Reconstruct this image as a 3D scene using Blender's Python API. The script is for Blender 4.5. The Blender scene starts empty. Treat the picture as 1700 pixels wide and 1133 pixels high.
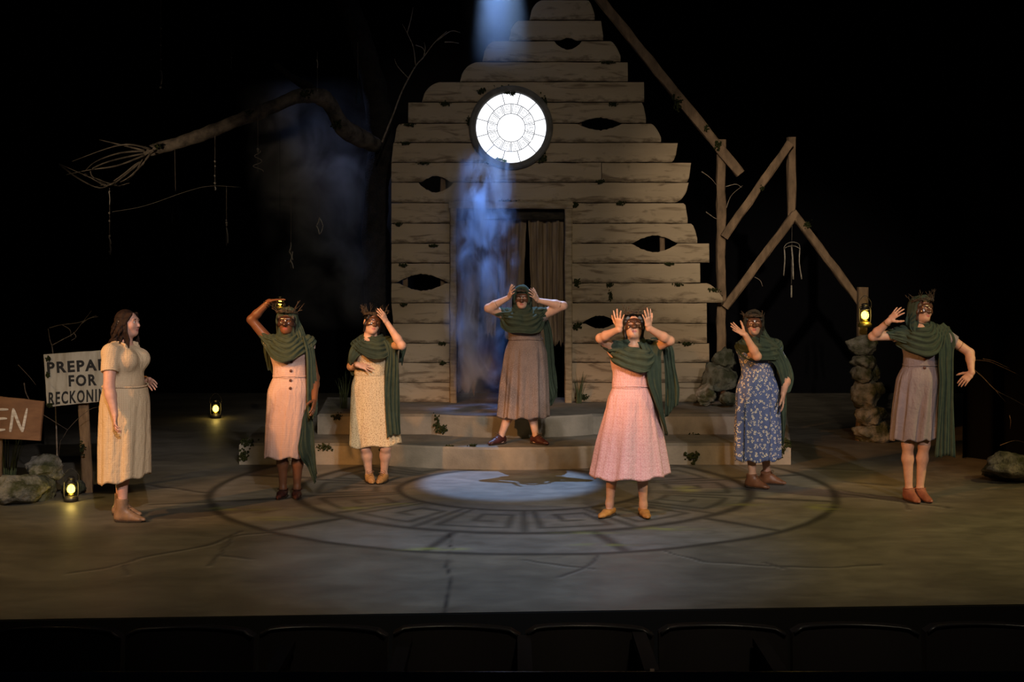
import bpy, math, random
import numpy as np
from mathutils import Vector, noise as mnoise

random.seed(7)
RNG = np.random.RandomState(11)
SC = bpy.context.scene
COL = SC.collection
PI = math.pi
# ------------------------------------------------------------------ camera
F, YH, H = 2250.0, 428.0, 2.1          # focal length in px, horizon row, eye height above the stage
cam_d = bpy.data.cameras.new('camera')
cam = bpy.data.objects.new('camera', cam_d); COL.objects.link(cam)
cam.location = (0, 0, H); cam.rotation_euler = (PI/2, 0, 0)
cam_d.sensor_fit = 'HORIZONTAL'; cam_d.sensor_width = 36
cam_d.lens = F/1700*36; cam_d.shift_y = -(566.5-YH)/1700
cam_d.clip_end = 100
SC.camera = cam
# ------------------------------------------------------------------ world, exposure
w = bpy.data.worlds.new('world'); SC.world = w; w.use_nodes = True
w.node_tree.nodes['Background'].inputs[0].default_value = (.5, .6, 1, 1)
w.node_tree.nodes['Background'].inputs[1].default_value = .0035
vs = SC.view_settings
vs.view_transform = 'Standard'; vs.look = 'None'; vs.gamma = 1; vs.use_curve_mapping = False
vs.exposure = 0.0
# ------------------------------------------------------------------ stage lamps and added fill spots
def spot(name, loc, aim, power, col, size, blend=.6, radius=.15):
    l = bpy.data.lights.new(name, 'SPOT'); o = bpy.data.objects.new(name, l); COL.objects.link(o)
    l.energy = power; l.color = col; l.spot_size = math.radians(size); l.spot_blend = blend; l.shadow_soft_size = radius
    o.location = loc
    o.rotation_euler = (Vector(aim)-Vector(loc)).to_track_quat('-Z', 'Y').to_euler()
    return o
KEYS = [(-3.1, 10.85, 1.25, 1.2), (-1.93, 11.9, .66, .12), (-1.28, 12.7, .85, 1.3), (.10, 13.6, .78, .7), (.96, 11.0, .82, .82), (2.2, 12.4, .95, .95), (3.48, 11.7, .82, .85)]   # where the performers stand
for k_, (x_, y_, e_, w_) in enumerate(KEYS):
    spot('stage_lamp_key', (x_*.75+3.0, -1.0, 6.4), (x_, y_, .95), 2500*e_, (1.0, .92, .94), 10.5, .7, .10)
    spot('stage_lamp_orange', (x_*.8-6.2, y_-6.6, 4.3) if k_ != 2 else (x_-3.0, y_-8.2, 5.4), (x_, y_, .85), 2000*w_, (1.0, .43, .12), 14, .7, .10)
spot('added_fill_facade', (1.6, -1.0, 8.0), (.55, 15.5, 1.8), 1480, (1.0, .90, .76), 30, 1.0, .15)  # added wash that brightens the church front
spot('added_fill_floor', (1.4, 0.0, 8.0), (0.3, 10.8, 0.0), 1480, (1.0, .83, .56), 46, 1.0, .2)  # added general fill for the stage floor
spot('stage_lamp_side_green', (8.4, 9.0, 5.0), (3.6, 10.6, 0), 1380, (1.0, .76, .30), 50, 1.0, .10)
spot('stage_lamp_side_left', (-8.4, 7.0, 5.0), (-3.6, 10.2, 0), 1050, (1.0, .70, .34), 50, 1.0, .10)
spot('added_fill_branch', (-7.5, 6.0, 2.0), (-3.9, 14.6, 3.1), 1900, (1.0, .78, .55), 12, 1.0, .10)  # added narrow spot that lifts the branch tip
spot('added_fill_timber', (-1.0, 0.0, 6.5), (3.0, 15.7, 2.3), 6500, (1.0, .82, .62), 14, 1.0, .10)  # added spot, brightens the timber where the facade wash falls off
spot('stage_lamp_blue_beam', (-.17, 16.6, 7.3), (-.03, 12.68, 0), 4600, (.32, .54, 1.0), 12.5, .4, .05)
spot('added_blue_down', (-.12, 14.92, 6.7), (-.33, 14.82, 0), 4600, (.13, .32, 1.0), 12, .9, .05)  # second blue spot, added to light the smoke at the door
spot('stage_lamp_blue_wash', (0.2, 6.0, 7.6), (0.1, 9.6, 0), 2000, (.38, .60, 1.0), 30, 1.0, .2)
spot('stage_lamp_blue_back', (-4.0, 17.6, 6.5), (-1.8, 16.5, 3.3), 420, (.40, .52, 1.0), 26, 1.0, .2)

# ------------------------------------------------------------------ helpers
def px(x, y, d):                                   # a point of the place from what one measures in the picture and a depth
    return np.array([(x-850)/F*d, d, H-(y-YH)*d/F])
def fl(x, y, z=0.0):                               # point on a horizontal level
    d = (H-z)*F/(y-YH)
    return np.array([(x-850)/F*d, d, z])
def tag(o, label=None, cat=None, group=None, kind=None):
    if label: o['label'] = label
    if cat: o['category'] = cat
    if group: o['group'] = group
    if kind: o['kind'] = kind
    return o
def empty(name, loc=(0, 0, 0), label=None, cat=None, group=None, kind=None):
    o = bpy.data.objects.new(name, None); COL.objects.link(o); o.location = tuple(loc); o.empty_display_size = .1
    return tag(o, label, cat, group, kind)
def mesh(V, Fc, smooth=False):
    V = np.asarray(V, dtype=np.float32).reshape(-1, 3)
    me = bpy.data.meshes.new('mesh')
    if isinstance(Fc, np.ndarray):
        k = Fc.shape[1]; n = len(Fc)
        me.vertices.add(len(V)); me.vertices.foreach_set('co', V.ravel())
        me.loops.add(n*k); me.loops.foreach_set('vertex_index', Fc.astype(np.int32).ravel())
        me.polygons.add(n); me.polygons.foreach_set('loop_start', np.arange(0, n*k, k, dtype=np.int32))
        me.update(calc_edges=True)
    else:
        me.from_pydata([tuple(map(float, v)) for v in V], [], [tuple(int(i) for i in f) for f in Fc])
    if smooth: me.polygons.foreach_set('use_smooth', np.ones(len(me.polygons), dtype=bool))
    return me
def obj(name, me, mat, parent=None, loc=None):
    o = bpy.data.objects.new(name, me); COL.objects.link(o)
    for m in (mat if isinstance(mat, (list, tuple)) else [mat]): me.materials.append(m)
    if parent is not None: o.parent = parent
    if loc is not None: o.location = tuple(loc)
    return o
class MB:                                          # collects shapes into one mesh
    def __init__(s): s.v = []; s.f = []; s.n = 0
    def add(s, V, Fc):
        V = np.asarray(V, float).reshape(-1, 3)
        s.v.append(V); s.f += [[int(i)+s.n for i in f] for f in Fc]; s.n += len(V)
    def build(s, name, mat, parent=None, smooth=False, loc=None):
        V = np.vstack(s.v)
        if loc is not None: V = V-np.asarray(loc)
        return obj(name, mesh(V, s.f, smooth), mat, parent, loc)
BOXF = [(0, 3, 2, 1), (4, 5, 6, 7), (0, 1, 5, 4), (1, 2, 6, 5), (2, 3, 7, 6), (3, 0, 4, 7)]
def box(c, h):
    c = np.asarray(c, float); h = np.asarray(h, float)
    return [c+h*np.array(q) for q in ((-1, -1, -1), (1, -1, -1), (1, 1, -1), (-1, 1, -1), (-1, -1, 1), (1, -1, 1), (1, 1, 1), (-1, 1, 1))], BOXF
def unit(v):
    v = np.asarray(v, float); return v/max(np.linalg.norm(v), 1e-9)
def beam(p, q, w, d, depth_dir=(0, 1, 0), ch=.012, rough=.004):
    """a chamfered, slightly uneven timber from p to q"""
    p = np.asarray(p, float); q = np.asarray(q, float); a = unit(q-p); dd = unit(np.asarray(depth_dir)-a*np.dot(a, depth_dir)); s = np.cross(a, dd)
    prof = [(-w/2+ch, -d/2), (w/2-ch, -d/2), (w/2, -d/2+ch), (w/2, d/2-ch), (w/2-ch, d/2), (-w/2+ch, d/2), (-w/2, d/2-ch), (-w/2, -d/2+ch)]
    n = max(2, int(np.linalg.norm(q-p)/.15)); V = []; Fc = []
    for i in range(n+1):
        c = p+(q-p)*i/n
        for (u, v) in prof: V.append(c+s*(u+RNG.uniform(-rough, rough))+dd*(v+RNG.uniform(-rough, rough)))
    for i in range(n):
        for j in range(8): Fc.append((i*8+j, i*8+(j+1) % 8, (i+1)*8+(j+1) % 8, (i+1)*8+j))
    Fc.append(tuple(range(7, -1, -1))); Fc.append(tuple(n*8+j for j in range(8)))
    return V, Fc
def catmull(P, m):
    P = np.asarray(P, float)
    if len(P) < 3:
        t = np.linspace(0, 1, m)[:, None]; return P[0]*(1-t)+P[-1]*t
    Q = np.vstack([2*P[0]-P[1], P, 2*P[-1]-P[-2]]); n = len(P)-1; out = []
    for t in np.linspace(0, n-1e-6, m):
        i = int(t); u = t-i; a, b, c, d = Q[i], Q[i+1], Q[i+2], Q[i+3]
        out.append(.5*((2*b)+(c-a)*u+(2*a-5*b+4*c-d)*u*u+(3*b-a-3*c+d)*u**3))
    return np.array(out)
def tube(P, r, sides=6):
    P = np.asarray(P, float); n = len(P); r = np.broadcast_to(np.asarray(r, float), (n,))
    V = []; Fc = []; ref = np.array([.31, .17, .93])
    for i in range(n):
        t = unit(P[min(i+1, n-1)]-P[max(i-1, 0)]); s = unit(np.cross(t, ref) if abs(np.dot(t, ref)) < .95 else np.cross(t, (1, 0, 0))); u = np.cross(t, s)
        for k in range(sides):
            a = 2*PI*k/sides; V.append(P[i]+r[i]*(s*math.cos(a)+u*math.sin(a)))
    for i in range(n-1):
        for k in range(sides): Fc.append((i*sides+k, i*sides+(k+1) % sides, (i+1)*sides+(k+1) % sides, (i+1)*sides+k))
    Fc.append(tuple(range(sides-1, -1, -1))); Fc.append(tuple((n-1)*sides+k for k in range(sides)))
    return V, Fc
def lathe(prof, c=(0, 0, 0), sides=20):
    V = []; Fc = []; n = len(prof); c = np.asarray(c, float)
    for (r, z) in prof:
        for k in range(sides):
            a = 2*PI*k/sides; V.append(c+np.array([r*math.cos(a), r*math.sin(a), z]))
    for i in range(n-1):
        for k in range(sides): Fc.append((i*sides+k, i*sides+(k+1) % sides, (i+1)*sides+(k+1) % sides, (i+1)*sides+k))
    Fc.append(tuple(range(sides-1, -1, -1))); Fc.append(tuple((n-1)*sides+k for k in range(sides)))
    return V, Fc
def vnoise(P, sc=1.0, seed=0):                      # numpy value noise in -1..1
    P = np.asarray(P, float)*sc+seed*17.31; i = np.floor(P).astype(np.int64); f = P-i; f = f*f*(3-2*f)
    def h(a):
        n = (a[..., 0]*73856093) ^ (a[..., 1]*19349663) ^ (a[..., 2]*83492791)
        n = (n ^ (n >> 13))*1274126177; n = n & 0x7fffffff
        n = (n ^ (n >> 15)) & 0xffff
        return n/32767.5-1
    r = 0
    for dx in (0, 1):
        for dy in (0, 1):
            for dz in (0, 1):
                wgt = (f[..., 0] if dx else 1-f[..., 0])*(f[..., 1] if dy else 1-f[..., 1])*(f[..., 2] if dz else 1-f[..., 2])
                r = r+wgt*h(i+np.array([dx, dy, dz]))
    return r
def ico(sub):
    import bmesh
    bm = bmesh.new(); bmesh.ops.create_icosphere(bm, subdivisions=sub, radius=1)
    V = np.array([v.co[:] for v in bm.verts]); Fc = np.array([[v.index for v in f.verts] for f in bm.faces]); bm.free()
    return V, Fc
ICO = {k: ico(k) for k in (1, 2, 3, 4)}
def rock(name, c, r, mat, parent=None, seed=0, rough=.22, sub=4, cuts=5, rz=0.0):
    V, Fc = ICO[sub]; V = V.copy(); rs = np.random.RandomState(seed+5)
    for k in range(cuts):                            # flat faces
        n = unit(rs.normal(size=3)); d = rs.uniform(.55, .84); e = V@n; m = e > d
        V[m] -= np.outer((e[m]-d)*.9, n)
    V = V*(1+rough*.55*vnoise(V, 1.6, seed)[:, None]+rough*.42*vnoise(V, 3.4, seed+3)[:, None]+rough*.2*vnoise(V, 9, seed+9)[:, None])
    V = V*np.asarray(r); ca, sa = math.cos(rz), math.sin(rz)
    V = np.stack([V[:, 0]*ca-V[:, 1]*sa, V[:, 0]*sa+V[:, 1]*ca, V[:, 2]], 1)
    return obj(name, mesh(V, Fc, True), mat, parent, c)

# ------------------------------------------------------------------ materials
def nt(name):
    m = bpy.data.materials.new(name); m.use_nodes = True
    t = m.node_tree; return m, t, t.nodes['Principled BSDF']
class N:
    def __init__(s, t): s.t = t
    def n(s, ty, **kw):
        o = s.t.nodes.new(ty)
        for k, v in kw.items(): setattr(o, k, v)
        return o
    def l(s, a, b): s.t.links.new(a, b)
    def coord(s, kind='Object', scale=(1, 1, 1), attr=None):
        mp = s.n('ShaderNodeMapping'); mp.inputs['Scale'].default_value = scale
        if attr: a = s.n('ShaderNodeAttribute', attribute_name=attr); s.l(a.outputs['Vector'], mp.inputs[0])
        elif kind == 'World': g = s.n('ShaderNodeNewGeometry'); s.l(g.outputs['Position'], mp.inputs[0])
        else: c = s.n('ShaderNodeTexCoord'); s.l(c.outputs[kind], mp.inputs[0])
        return mp.outputs[0]
    def noise(s, vec, scale, detail=4, rough=.6, dist=0):
        o = s.n('ShaderNodeTexNoise'); o.inputs['Scale'].default_value = scale; o.inputs['Detail'].default_value = detail
        o.inputs['Roughness'].default_value = rough; o.inputs['Distortion'].default_value = dist; s.l(vec, o.inputs['Vector']); return o.outputs['Fac']
    def ramp(s, fac, stops):
        o = s.n('ShaderNodeValToRGB'); e = o.color_ramp.elements
        while len(e) < len(stops): e.new(.5)
        for q, (p, c) in zip(e, stops): q.position = p; q.color = (c, c, c, 1) if isinstance(c, (int, float)) else (*c, 1)
        s.l(fac, o.inputs[0]); return o.outputs[0]
    def mix(s, fac, a, b, mode='MIX'):
        o = s.n('ShaderNodeMix', data_type='RGBA', blend_type=mode)
        for v, i in ((fac, 0), (a, 6), (b, 7)):
            if isinstance(v, bpy.types.NodeSocket): s.l(v, o.inputs[i])
            elif i == 0: o.inputs[0].default_value = v
            else: o.inputs[i].default_value = (*v, 1)
        return o.outputs[2]
    def math(s, op, a, b=0.0, c=0.0):
        o = s.n('ShaderNodeMath', operation=op)
        for i, v in enumerate((a, b, c)):
            if isinstance(v, bpy.types.NodeSocket): s.l(v, o.inputs[i])
            else: o.inputs[i].default_value = v
        return o.outputs[0]
    def bump(s, h, strength, dist, bsdf):
        o = s.n('ShaderNodeBump'); o.inputs['Strength'].default_value = strength; o.inputs['Distance'].default_value = dist
        s.l(h, o.inputs['Height']); s.l(o.outputs[0], bsdf.inputs['Normal'])
def mat(name, c1, c2=None, scale=6, stretch=(1, 1, 1), rough=.8, spec=.3, lo=.35, hi=.65, bump=0, bscale=None, bdist=.01, coord='Object', metal=0, detail=5, sss=0, dist=0):
    m, t, b = nt(name); g = N(t)
    b.inputs['Roughness'].default_value = rough; b.inputs['Specular IOR Level'].default_value = spec; b.inputs['Metallic'].default_value = metal
    b.inputs['Base Color'].default_value = (*c1, 1)
    if sss: b.inputs['Subsurface Weight'].default_value = sss; b.inputs['Subsurface Radius'].default_value = (.02, .008, .004)
    if c2 is not None or bump:
        v = g.coord(coord, stretch); f = g.noise(v, scale, detail, .62, dist)
        if c2 is not None: g.l(g.mix(g.ramp(f, [(lo, 0.0), (hi, 1.0)]), c1, c2), b.inputs['Base Color'])
        if bump: g.bump(f if bscale is None else g.noise(v, bscale, 4), bump, bdist, b)
    return m
def emit(name, col, s):
    m, t, b = nt(name); b.inputs['Base Color'].default_value = (*col, 1)
    b.inputs['Emission Color'].default_value = (*col, 1); b.inputs['Emission Strength'].default_value = s; return m
def glass(name, col=(1, 1, 1), rough=.05, alpha=.25):
    m, t, b = nt(name); b.inputs['Base Color'].default_value = (*col, 1); b.inputs['Roughness'].default_value = rough
    b.inputs['Transmission Weight'].default_value = 1.0; b.inputs['IOR'].default_value = 1.1
    return m

def plank_mat():
    m, t, b = nt('painted_plank'); g = N(t)
    b.inputs['Roughness'].default_value = .85; b.inputs['Specular IOR Level'].default_value = .2
    oi = g.n('ShaderNodeObjectInfo')
    v = g.coord('World', (1, 1, 1)); ad = g.n('ShaderNodeVectorMath', operation='ADD'); g.l(v, ad.inputs[0])
    cb = g.n('ShaderNodeCombineXYZ'); g.l(g.math('MULTIPLY', oi.outputs['Random'], 37.0), cb.inputs[0]); g.l(cb.outputs[0], ad.inputs[1])
    def st(sx, sz):
        mp = g.n('ShaderNodeMapping'); mp.inputs['Scale'].default_value = (sx, 1, sz); g.l(ad.outputs[0], mp.inputs[0]); return mp.outputs[0]
    base = g.mix(g.ramp(g.noise(st(1.2, 5), 1.6, 5), [(.3, 0.0), (.7, 1.0)]), (.31, .235, .15), (.255, .19, .118))
    tone = g.mix(g.math('MULTIPLY', oi.outputs['Random'], .45), base, (.27, .215, .145))
    stain = g.ramp(g.noise(st(1.3, 8), 1.7, 4, .55, .6), [(.57, 0.0), (.68, 1.0)])
    c = g.mix(g.math('MULTIPLY', stain, .7), tone, (.085, .055, .03))
    c = g.mix(g.ramp(g.noise(st(2.5, 2.5), 2.2, 6), [(.62, 0.0), (.74, .65)]), c, (.12, .09, .05))
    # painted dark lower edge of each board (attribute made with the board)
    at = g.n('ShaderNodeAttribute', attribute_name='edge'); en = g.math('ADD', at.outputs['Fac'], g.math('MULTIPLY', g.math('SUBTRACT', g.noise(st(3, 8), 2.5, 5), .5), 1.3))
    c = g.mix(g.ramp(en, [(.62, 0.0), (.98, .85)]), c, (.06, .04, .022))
    g.l(c, b.inputs['Base Color']); g.bump(g.noise(st(2, 12), 3, 4), .15, .01, b)
    return m
MAT = dict(
    plank=plank_mat(),
    jamb=mat('door_jamb_wood', (.30, .23, .14), (.16, .115, .065), 3, (2, 2, 9), .85, .2, bump=.3),
    timber=mat('rough_timber', (.19, .125, .075), (.10, .066, .04), 4, (3, 3, 1.2), .9, .15, bump=.4),
    lintel=mat('dark_lintel', (.035, .028, .018), (.012, .010, .007), 7, (1, 1, 3), .9, .1),
    drape=mat('ragged_sackcloth', (.20, .14, .085), (.10, .068, .04), 3, (7, 7, .7), .95, .1, bump=.3),
    stone=mat('step_stone', (.235, .205, .16), (.14, .125, .098), 2.2, (1, 1, 1), .9, .2, bump=.35, bscale=60, coord='World'),
    stonetop=mat('step_top_stone', (.16, .145, .115), (.085, .08, .065), 2.5, (1, 1, 1), .85, .25, bump=.3, bscale=40, coord='World'),
    rock=mat('mossy_rock', (.20, .18, .14), (.045, .046, .018), 5.0, (1, 1, 1), .9, .2, lo=.42, hi=.60, bump=.9, bscale=11, bdist=.05),
    rockdark=mat('dark_rock', (.085, .085, .062), (.025, .028, .014), 5, (1, 1, 1), .9, .2, lo=.42, hi=.60, bump=.9, bscale=11, bdist=.05),
    moss=mat('moss', (.030, .034, .010), (.012, .016, .005), 30, rough=.95, spec=.1, bump=.8, bscale=90),
    mossbright=mat('bright_moss', (.22, .36, .015), (.10, .2, .01), 40, rough=.95, spec=.1, bump=.8, bscale=90),
    black=mat('black_velour', (.004, .004, .005), rough=1, spec=.02),
    blackfloor=mat('black_paint', (.006, .006, .006), rough=.8, spec=.1),
    bark=mat('dark_bark', (.022, .017, .013), (.008, .007, .006), 6, (2, 2, 2), .95, .15, bump=.9, bscale=20, bdist=.03),
    barkpale=mat('pale_bark', (.12, .095, .07), (.03, .024, .018), 8, (1, 1, 1), .9, .2, bump=.5),
    twig=mat('dry_twig', (.23, .185, .14), (.10, .075, .055), 30, rough=.9, spec=.2),
    twigdark=mat('crown_twig', (.085, .06, .04), (.04, .03, .02), 40, rough=.8, spec=.2),
    signpale=mat('whitewashed_board', (.36, .32, .25), (.22, .185, .13), 3, (5, 1, 1), .85, .2, lo=.45, hi=.75, bump=.2),
    signbrown=mat('brown_board', (.21, .105, .05), (.13, .062, .03), 3, (1, 1, 3), .8, .25, bump=.2),
    letterblack=mat('black_paint_letter', (.012, .011, .010), rough=.7),
    letterwhite=mat('white_brush_paint', (.62, .55, .46), (.36, .29, .22), 14, (1, 1, 4), .8),
    post=mat('sign_post_wood', (.22, .135, .07), (.12, .07, .035), 5, (4, 4, 1), .85, .2, bump=.3),
    lantern=mat('dark_lantern_metal', (.035, .03, .025), rough=.45, spec=.5, metal=.6),
    brass=mat('aged_brass', (.28, .21, .05), rough=.4, metal=.8),
    bead=mat('bone_bead', (.28, .25, .2), (.14, .12, .1), 30, rough=.6),
    string=mat('twine', (.12, .10, .08), rough=.9),
    bottle=glass('green_bottle_glass', (.75, .95, .9)),
    lglass=glass('lantern_glass', (1, .93, .6)),
    flame=emit('lantern_flame', (1, .72, .10), 7), 
    ringframe=mat('window_surround', (.13, .12, .10), (.07, .062, .05), 6, rough=.85, bump=.3),
    lead=mat('window_lead', (.04, .035, .06), rough=.5),
    pane=None,
    grass=mat('grass_blade', (.06, .075, .03), (.03, .04, .018), 8, rough=.8),
    seat=mat('seat_upholstery', (.012, .010, .011), rough=.7, spec=.2),
    seatedge=mat('seat_shell', (.015, .015, .018), rough=.35, spec=.5),
    paper=mat('pale_card', (.33, .25, .21), rough=.8),
    rail=mat('painted_rail', (.05, .06, .07), rough=.25, spec=.6, metal=.4),
)
# ================================================================== the setting
def front(x): return 8.03+.058*x                                   # stage lip, slightly askew to the lens
CX, CY, R1, R2, R3 = .096, 12.37, 2.79, 2.04, 1.12                 # painted round on the floor
def build_floor():
    gx = np.concatenate([np.arange(-9, -3.4, .06), np.arange(-3.4, 3.6, .025), np.arange(3.6, 9.05, .06)])
    gy = np.concatenate([np.arange(0, 7.0, .025), np.arange(7.0, 13.6, .15)])
    X, T = np.meshgrid(gx, gy, indexing='ij'); Y = front(X)+T*(1-.0*X); Z = X*0
    nx, ny = X.shape; P = np.stack([X, Y, Z], -1).reshape(-1, 3)
    i = np.arange(nx*ny).reshape(nx, ny)
    Q = np.stack([i[:-1, :-1], i[1:, :-1], i[1:, 1:], i[:-1, 1:]], -1).reshape(-1, 4)
    x, y = P[:, 0], P[:, 1]
    wob = .022*vnoise(np.stack([x, y, x*0], 1), 2.3, 2)
    dx, dy = x-CX, y-CY; r = np.hypot(dx, dy)+wob; th = np.arctan2(dx, -dy)       # 0 = towards the house
    L = np.zeros_like(x)
    def line(d, wd, s=1.0):
        np.maximum(L, s*np.clip(1.25-np.abs(d)/wd, 0, 1), out=L)
    for rr, wd in ((R1, .05), (R2, .06), (R3, .045)): line(r-rr, wd, .9)
    for k in range(12):
        a = (15+30*k)*PI/180; da = np.arctan2(np.sin(th-a), np.cos(th-a)); m = (r > R2) & (r < R1) & (np.abs(da) < .5)
        e = np.where(m, r*np.sin(da), 9); line(e, .05 if k % 2 else .06, .85)
    U = 14; u = (th/(2*PI)*U) % 1.0; v = (r-R3)/(R2-R3)
    m = (v > 0) & (v < 1); seg = 2*PI*1.58/U
    key = [(.0, 0, .0, 1), (.16, .0, .16, .78), (.16, .78, .84, .78), (.84, .78, .84, .22), (.84, .22, .44, .22), (.44, .22, .44, .52), (.44, .52, .64, .52)]
    d = np.full_like(x, 9.)
    for (a0, b0, a1, b1) in key:
        for sh in (0, 1):
            ax, ay, bx_, by_ = (a0+sh)*seg, b0*(R2-R3), (a1+sh)*seg, b1*(R2-R3)
            ex, ey = bx_-ax, by_-ay; qx, qy = u*seg-ax, v*(R2-R3)-ay; t = np.clip((qx*ex+qy*ey)/(ex*ex+ey*ey), 0, 1)
            d = np.minimum(d, np.hypot(qx-t*ex, qy-t*ey))
    line(np.where(m, d, 9), .04, .72)
    C = np.zeros_like(x)                                              # pale painted lips of cracks and stones
    def poly(pts, wd, s, tgt):
        pts = [fl(*p)[:2] for p in pts]; pts = catmull(np.array([[p[0], p[1], 0] for p in pts]), max(12, 8*len(pts)))[:, :2]
        wv = .03*vnoise(np.stack([x, y, x*0], 1), 7, 5)
        for (ax, ay), (bx_, by_) in zip(pts[:-1], pts[1:]):
            mm = (np.abs(x-(ax+bx_)/2) < .5) & (np.abs(y-(ay+by_)/2) < .5)
            if not mm.any(): continue
            ex, ey = bx_-ax, by_-ay; qx, qy = x[mm]+wv[mm]-ax, y[mm]+wv[mm]-ay; t = np.clip((qx*ex+qy*ey)/(ex*ex+ey*ey+1e-9), 0, 1)
            dd = np.hypot(qx-t*ex, qy-t*ey); tgt[mm] = np.maximum(tgt[mm], s*np.clip(1.2-dd/wd, 0, 1))
    cracks = [[(112, 952), (180, 942), (240, 925), (300, 914), (350, 904), (390, 890), (450, 884)], [(390, 890), (372, 912), (345, 940)], [(360, 922), (420, 928)], [(350, 904), (400, 882)],
              [(212, 938), (210, 955)], [(1100, 914), (1160, 930), (1230, 936), (1300, 941), (1380, 942), (1460, 938)], [(1270, 934), (1300, 944)], 
              [(1000, 918), (975, 940), (930, 958)], [(870, 930), (985, 945)], [(240, 805), (300, 812), (345, 818)], [(250, 838), (345, 834)], [(1385, 818), (1500, 834), (1580, 843)],
              [(1500, 834), (1510, 846)], [(1380, 812), (1450, 822)], [(1330, 778), (1450, 781)], [(1400, 800), (1480, 806)]]
    D2 = np.zeros_like(x)
    for c in cracks:
        poly(c, .026, .8, D2); poly([(a, b+2.6) for a, b in c], .020, .8, C)
    np.maximum(L, D2, out=L)
    P2 = np.stack([x, y, x*0], 1)
    n1 = vnoise(P2, 3.2, 8); n2 = vnoise(P2*np.array([1, 2.2, 1]), 9, 4)
    inn = np.clip((R1-r)/.04, 0, 1)
    edge = np.zeros_like(x)
    for rr in (R1-.13, R2-.10, R2+.12, R3+.1, R3-.1): np.maximum(edge, np.clip(1-np.abs(r-rr)/.09, 0, 1), out=edge)
    Lt = edge*np.clip(.35*n2+.3+n1*.5, 0, 1)*inn*.8                   # dry-brushed highlights
    np.maximum(C, Lt*.55, out=C)
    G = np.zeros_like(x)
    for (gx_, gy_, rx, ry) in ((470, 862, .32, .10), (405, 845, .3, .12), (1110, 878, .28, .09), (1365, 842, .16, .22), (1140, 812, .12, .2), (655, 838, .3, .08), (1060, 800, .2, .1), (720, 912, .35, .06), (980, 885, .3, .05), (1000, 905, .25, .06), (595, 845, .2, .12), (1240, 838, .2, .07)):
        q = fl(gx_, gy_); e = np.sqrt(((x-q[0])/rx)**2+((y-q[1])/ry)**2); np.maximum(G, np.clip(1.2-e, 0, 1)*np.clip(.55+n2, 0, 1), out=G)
    J = np.zeros_like(x); poly([(747, 885), (744.5, 950), (742, 1021)], .012, 1, J)
    me = mesh(P, Q, True)
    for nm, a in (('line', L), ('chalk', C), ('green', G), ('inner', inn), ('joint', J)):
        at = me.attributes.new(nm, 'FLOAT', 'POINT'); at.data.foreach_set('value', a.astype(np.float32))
    m, t, b = nt('painted_stage_floor'); g = N(t)
    b.inputs['Roughness'].default_value = .55; b.inputs['Specular IOR Level'].default_value = .28
    A = lambda s: g.n('ShaderNodeAttribute', attribute_name=s).outputs['Fac']
    v = g.coord('World', (1, 1.5, 1)); n = g.noise(v, 1.1, 6, .62, .3); nf = g.noise(v, 5, 5, .65)
    c = g.mix(g.ramp(n, [(.34, 0.0), (.66, 1.0)]), (.075, .066, .050), (.155, .138, .105))
    c = g.mix(g.math('MULTIPLY', A('inner'), .75), c, g.mix(g.ramp(n, [(.34, 0.0), (.66, 1.0)]), (.13, .125, .112), (.20, .19, .17)))
    c = g.mix(g.ramp(nf, [(.35, 0.5), (.6, 0.0)]), c, (.06, .054, .043))
    c = g.mix(g.math('MULTIPLY', A('chalk'), .5), c, (.25, .235, .20))
    c = g.mix(g.math('MULTIPLY', A('line'), .92), c, (.020, .019, .017))
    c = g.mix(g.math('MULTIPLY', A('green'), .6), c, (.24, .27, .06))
    c = g.mix(g.math('MULTIPLY', A('joint'), .9), c, (.012, .012, .012))
    g.l(c, b.inputs['Base Color']); g.bump(nf, .12, .01, b)
    g.l(g.math('MULTIPLY_ADD', nf, .35, .38), b.inputs['Roughness'])
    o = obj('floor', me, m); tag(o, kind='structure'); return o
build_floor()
def slab(name, pts, z0, z1, m, kind='structure', parent=None):
    n = len(pts); V = [(p[0], p[1], z0) for p in pts]+[(p[0], p[1], z1) for p in pts]
    Fc = [tuple(range(n-1, -1, -1)), tuple(range(n, 2*n))]+[(i, (i+1) % n, n+(i+1) % n, n+i) for i in range(n)]
    o = obj(name, mesh(V, Fc), m, parent)
    if kind: tag(o, kind=kind)
    return o
slab('trim_1', [(-9, front(-9)-.02), (9, front(9)-.02), (9, front(9)+.08), (-9, front(-9)+.08)], -1.3, -.004, MAT['blackfloor'])      # stage fascia
slab('floor_house', [(-9, -1), (9, -1), (9, 8.6), (-9, 7.6)], -1.32, -1.25, MAT['blackfloor'])
slab('wall_back', [(-9.5, 21.0), (9.5, 21.0), (9.5, 21.1), (-9.5, 21.1)], -.2, 9, MAT['black'])

def curtain(name, x0, x1, y, z0, z1, label, m=MAT['black']):
    n = 90; V = []; Fc = []
    for j, z in enumerate((z0, z1)):
        for i in range(n):
            t = i/(n-1); V.append((x0+(x1-x0)*t, y+.07*math.sin(t*(x1-x0)*18)+.03*math.sin(t*47+1), z))
    V += [(a, b+.015, c) for (a, b, c) in V]
    o2 = 2*n
    for i in range(n-1):
        Fc.append((i, i+1, n+i+1, n+i)); Fc.append((o2+i, o2+n+i, o2+n+i+1, o2+i+1)); Fc.append((i, o2+i, o2+i+1, i+1)); Fc.append((n+i, n+i+1, o2+n+i+1, o2+n+i))
    return tag(obj(name, mesh(V, Fc, True), m), label, 'curtain')
curtain('leg_curtain', 4.70, 7.6, 14.1, .01, 8, 'black velour leg curtain hanging at the right edge of the stage')
curtain('leg_curtain', -8.2, -5.25, 15.2, .01, 8, 'black velour leg curtain hanging at the left edge of the stage')

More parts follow.
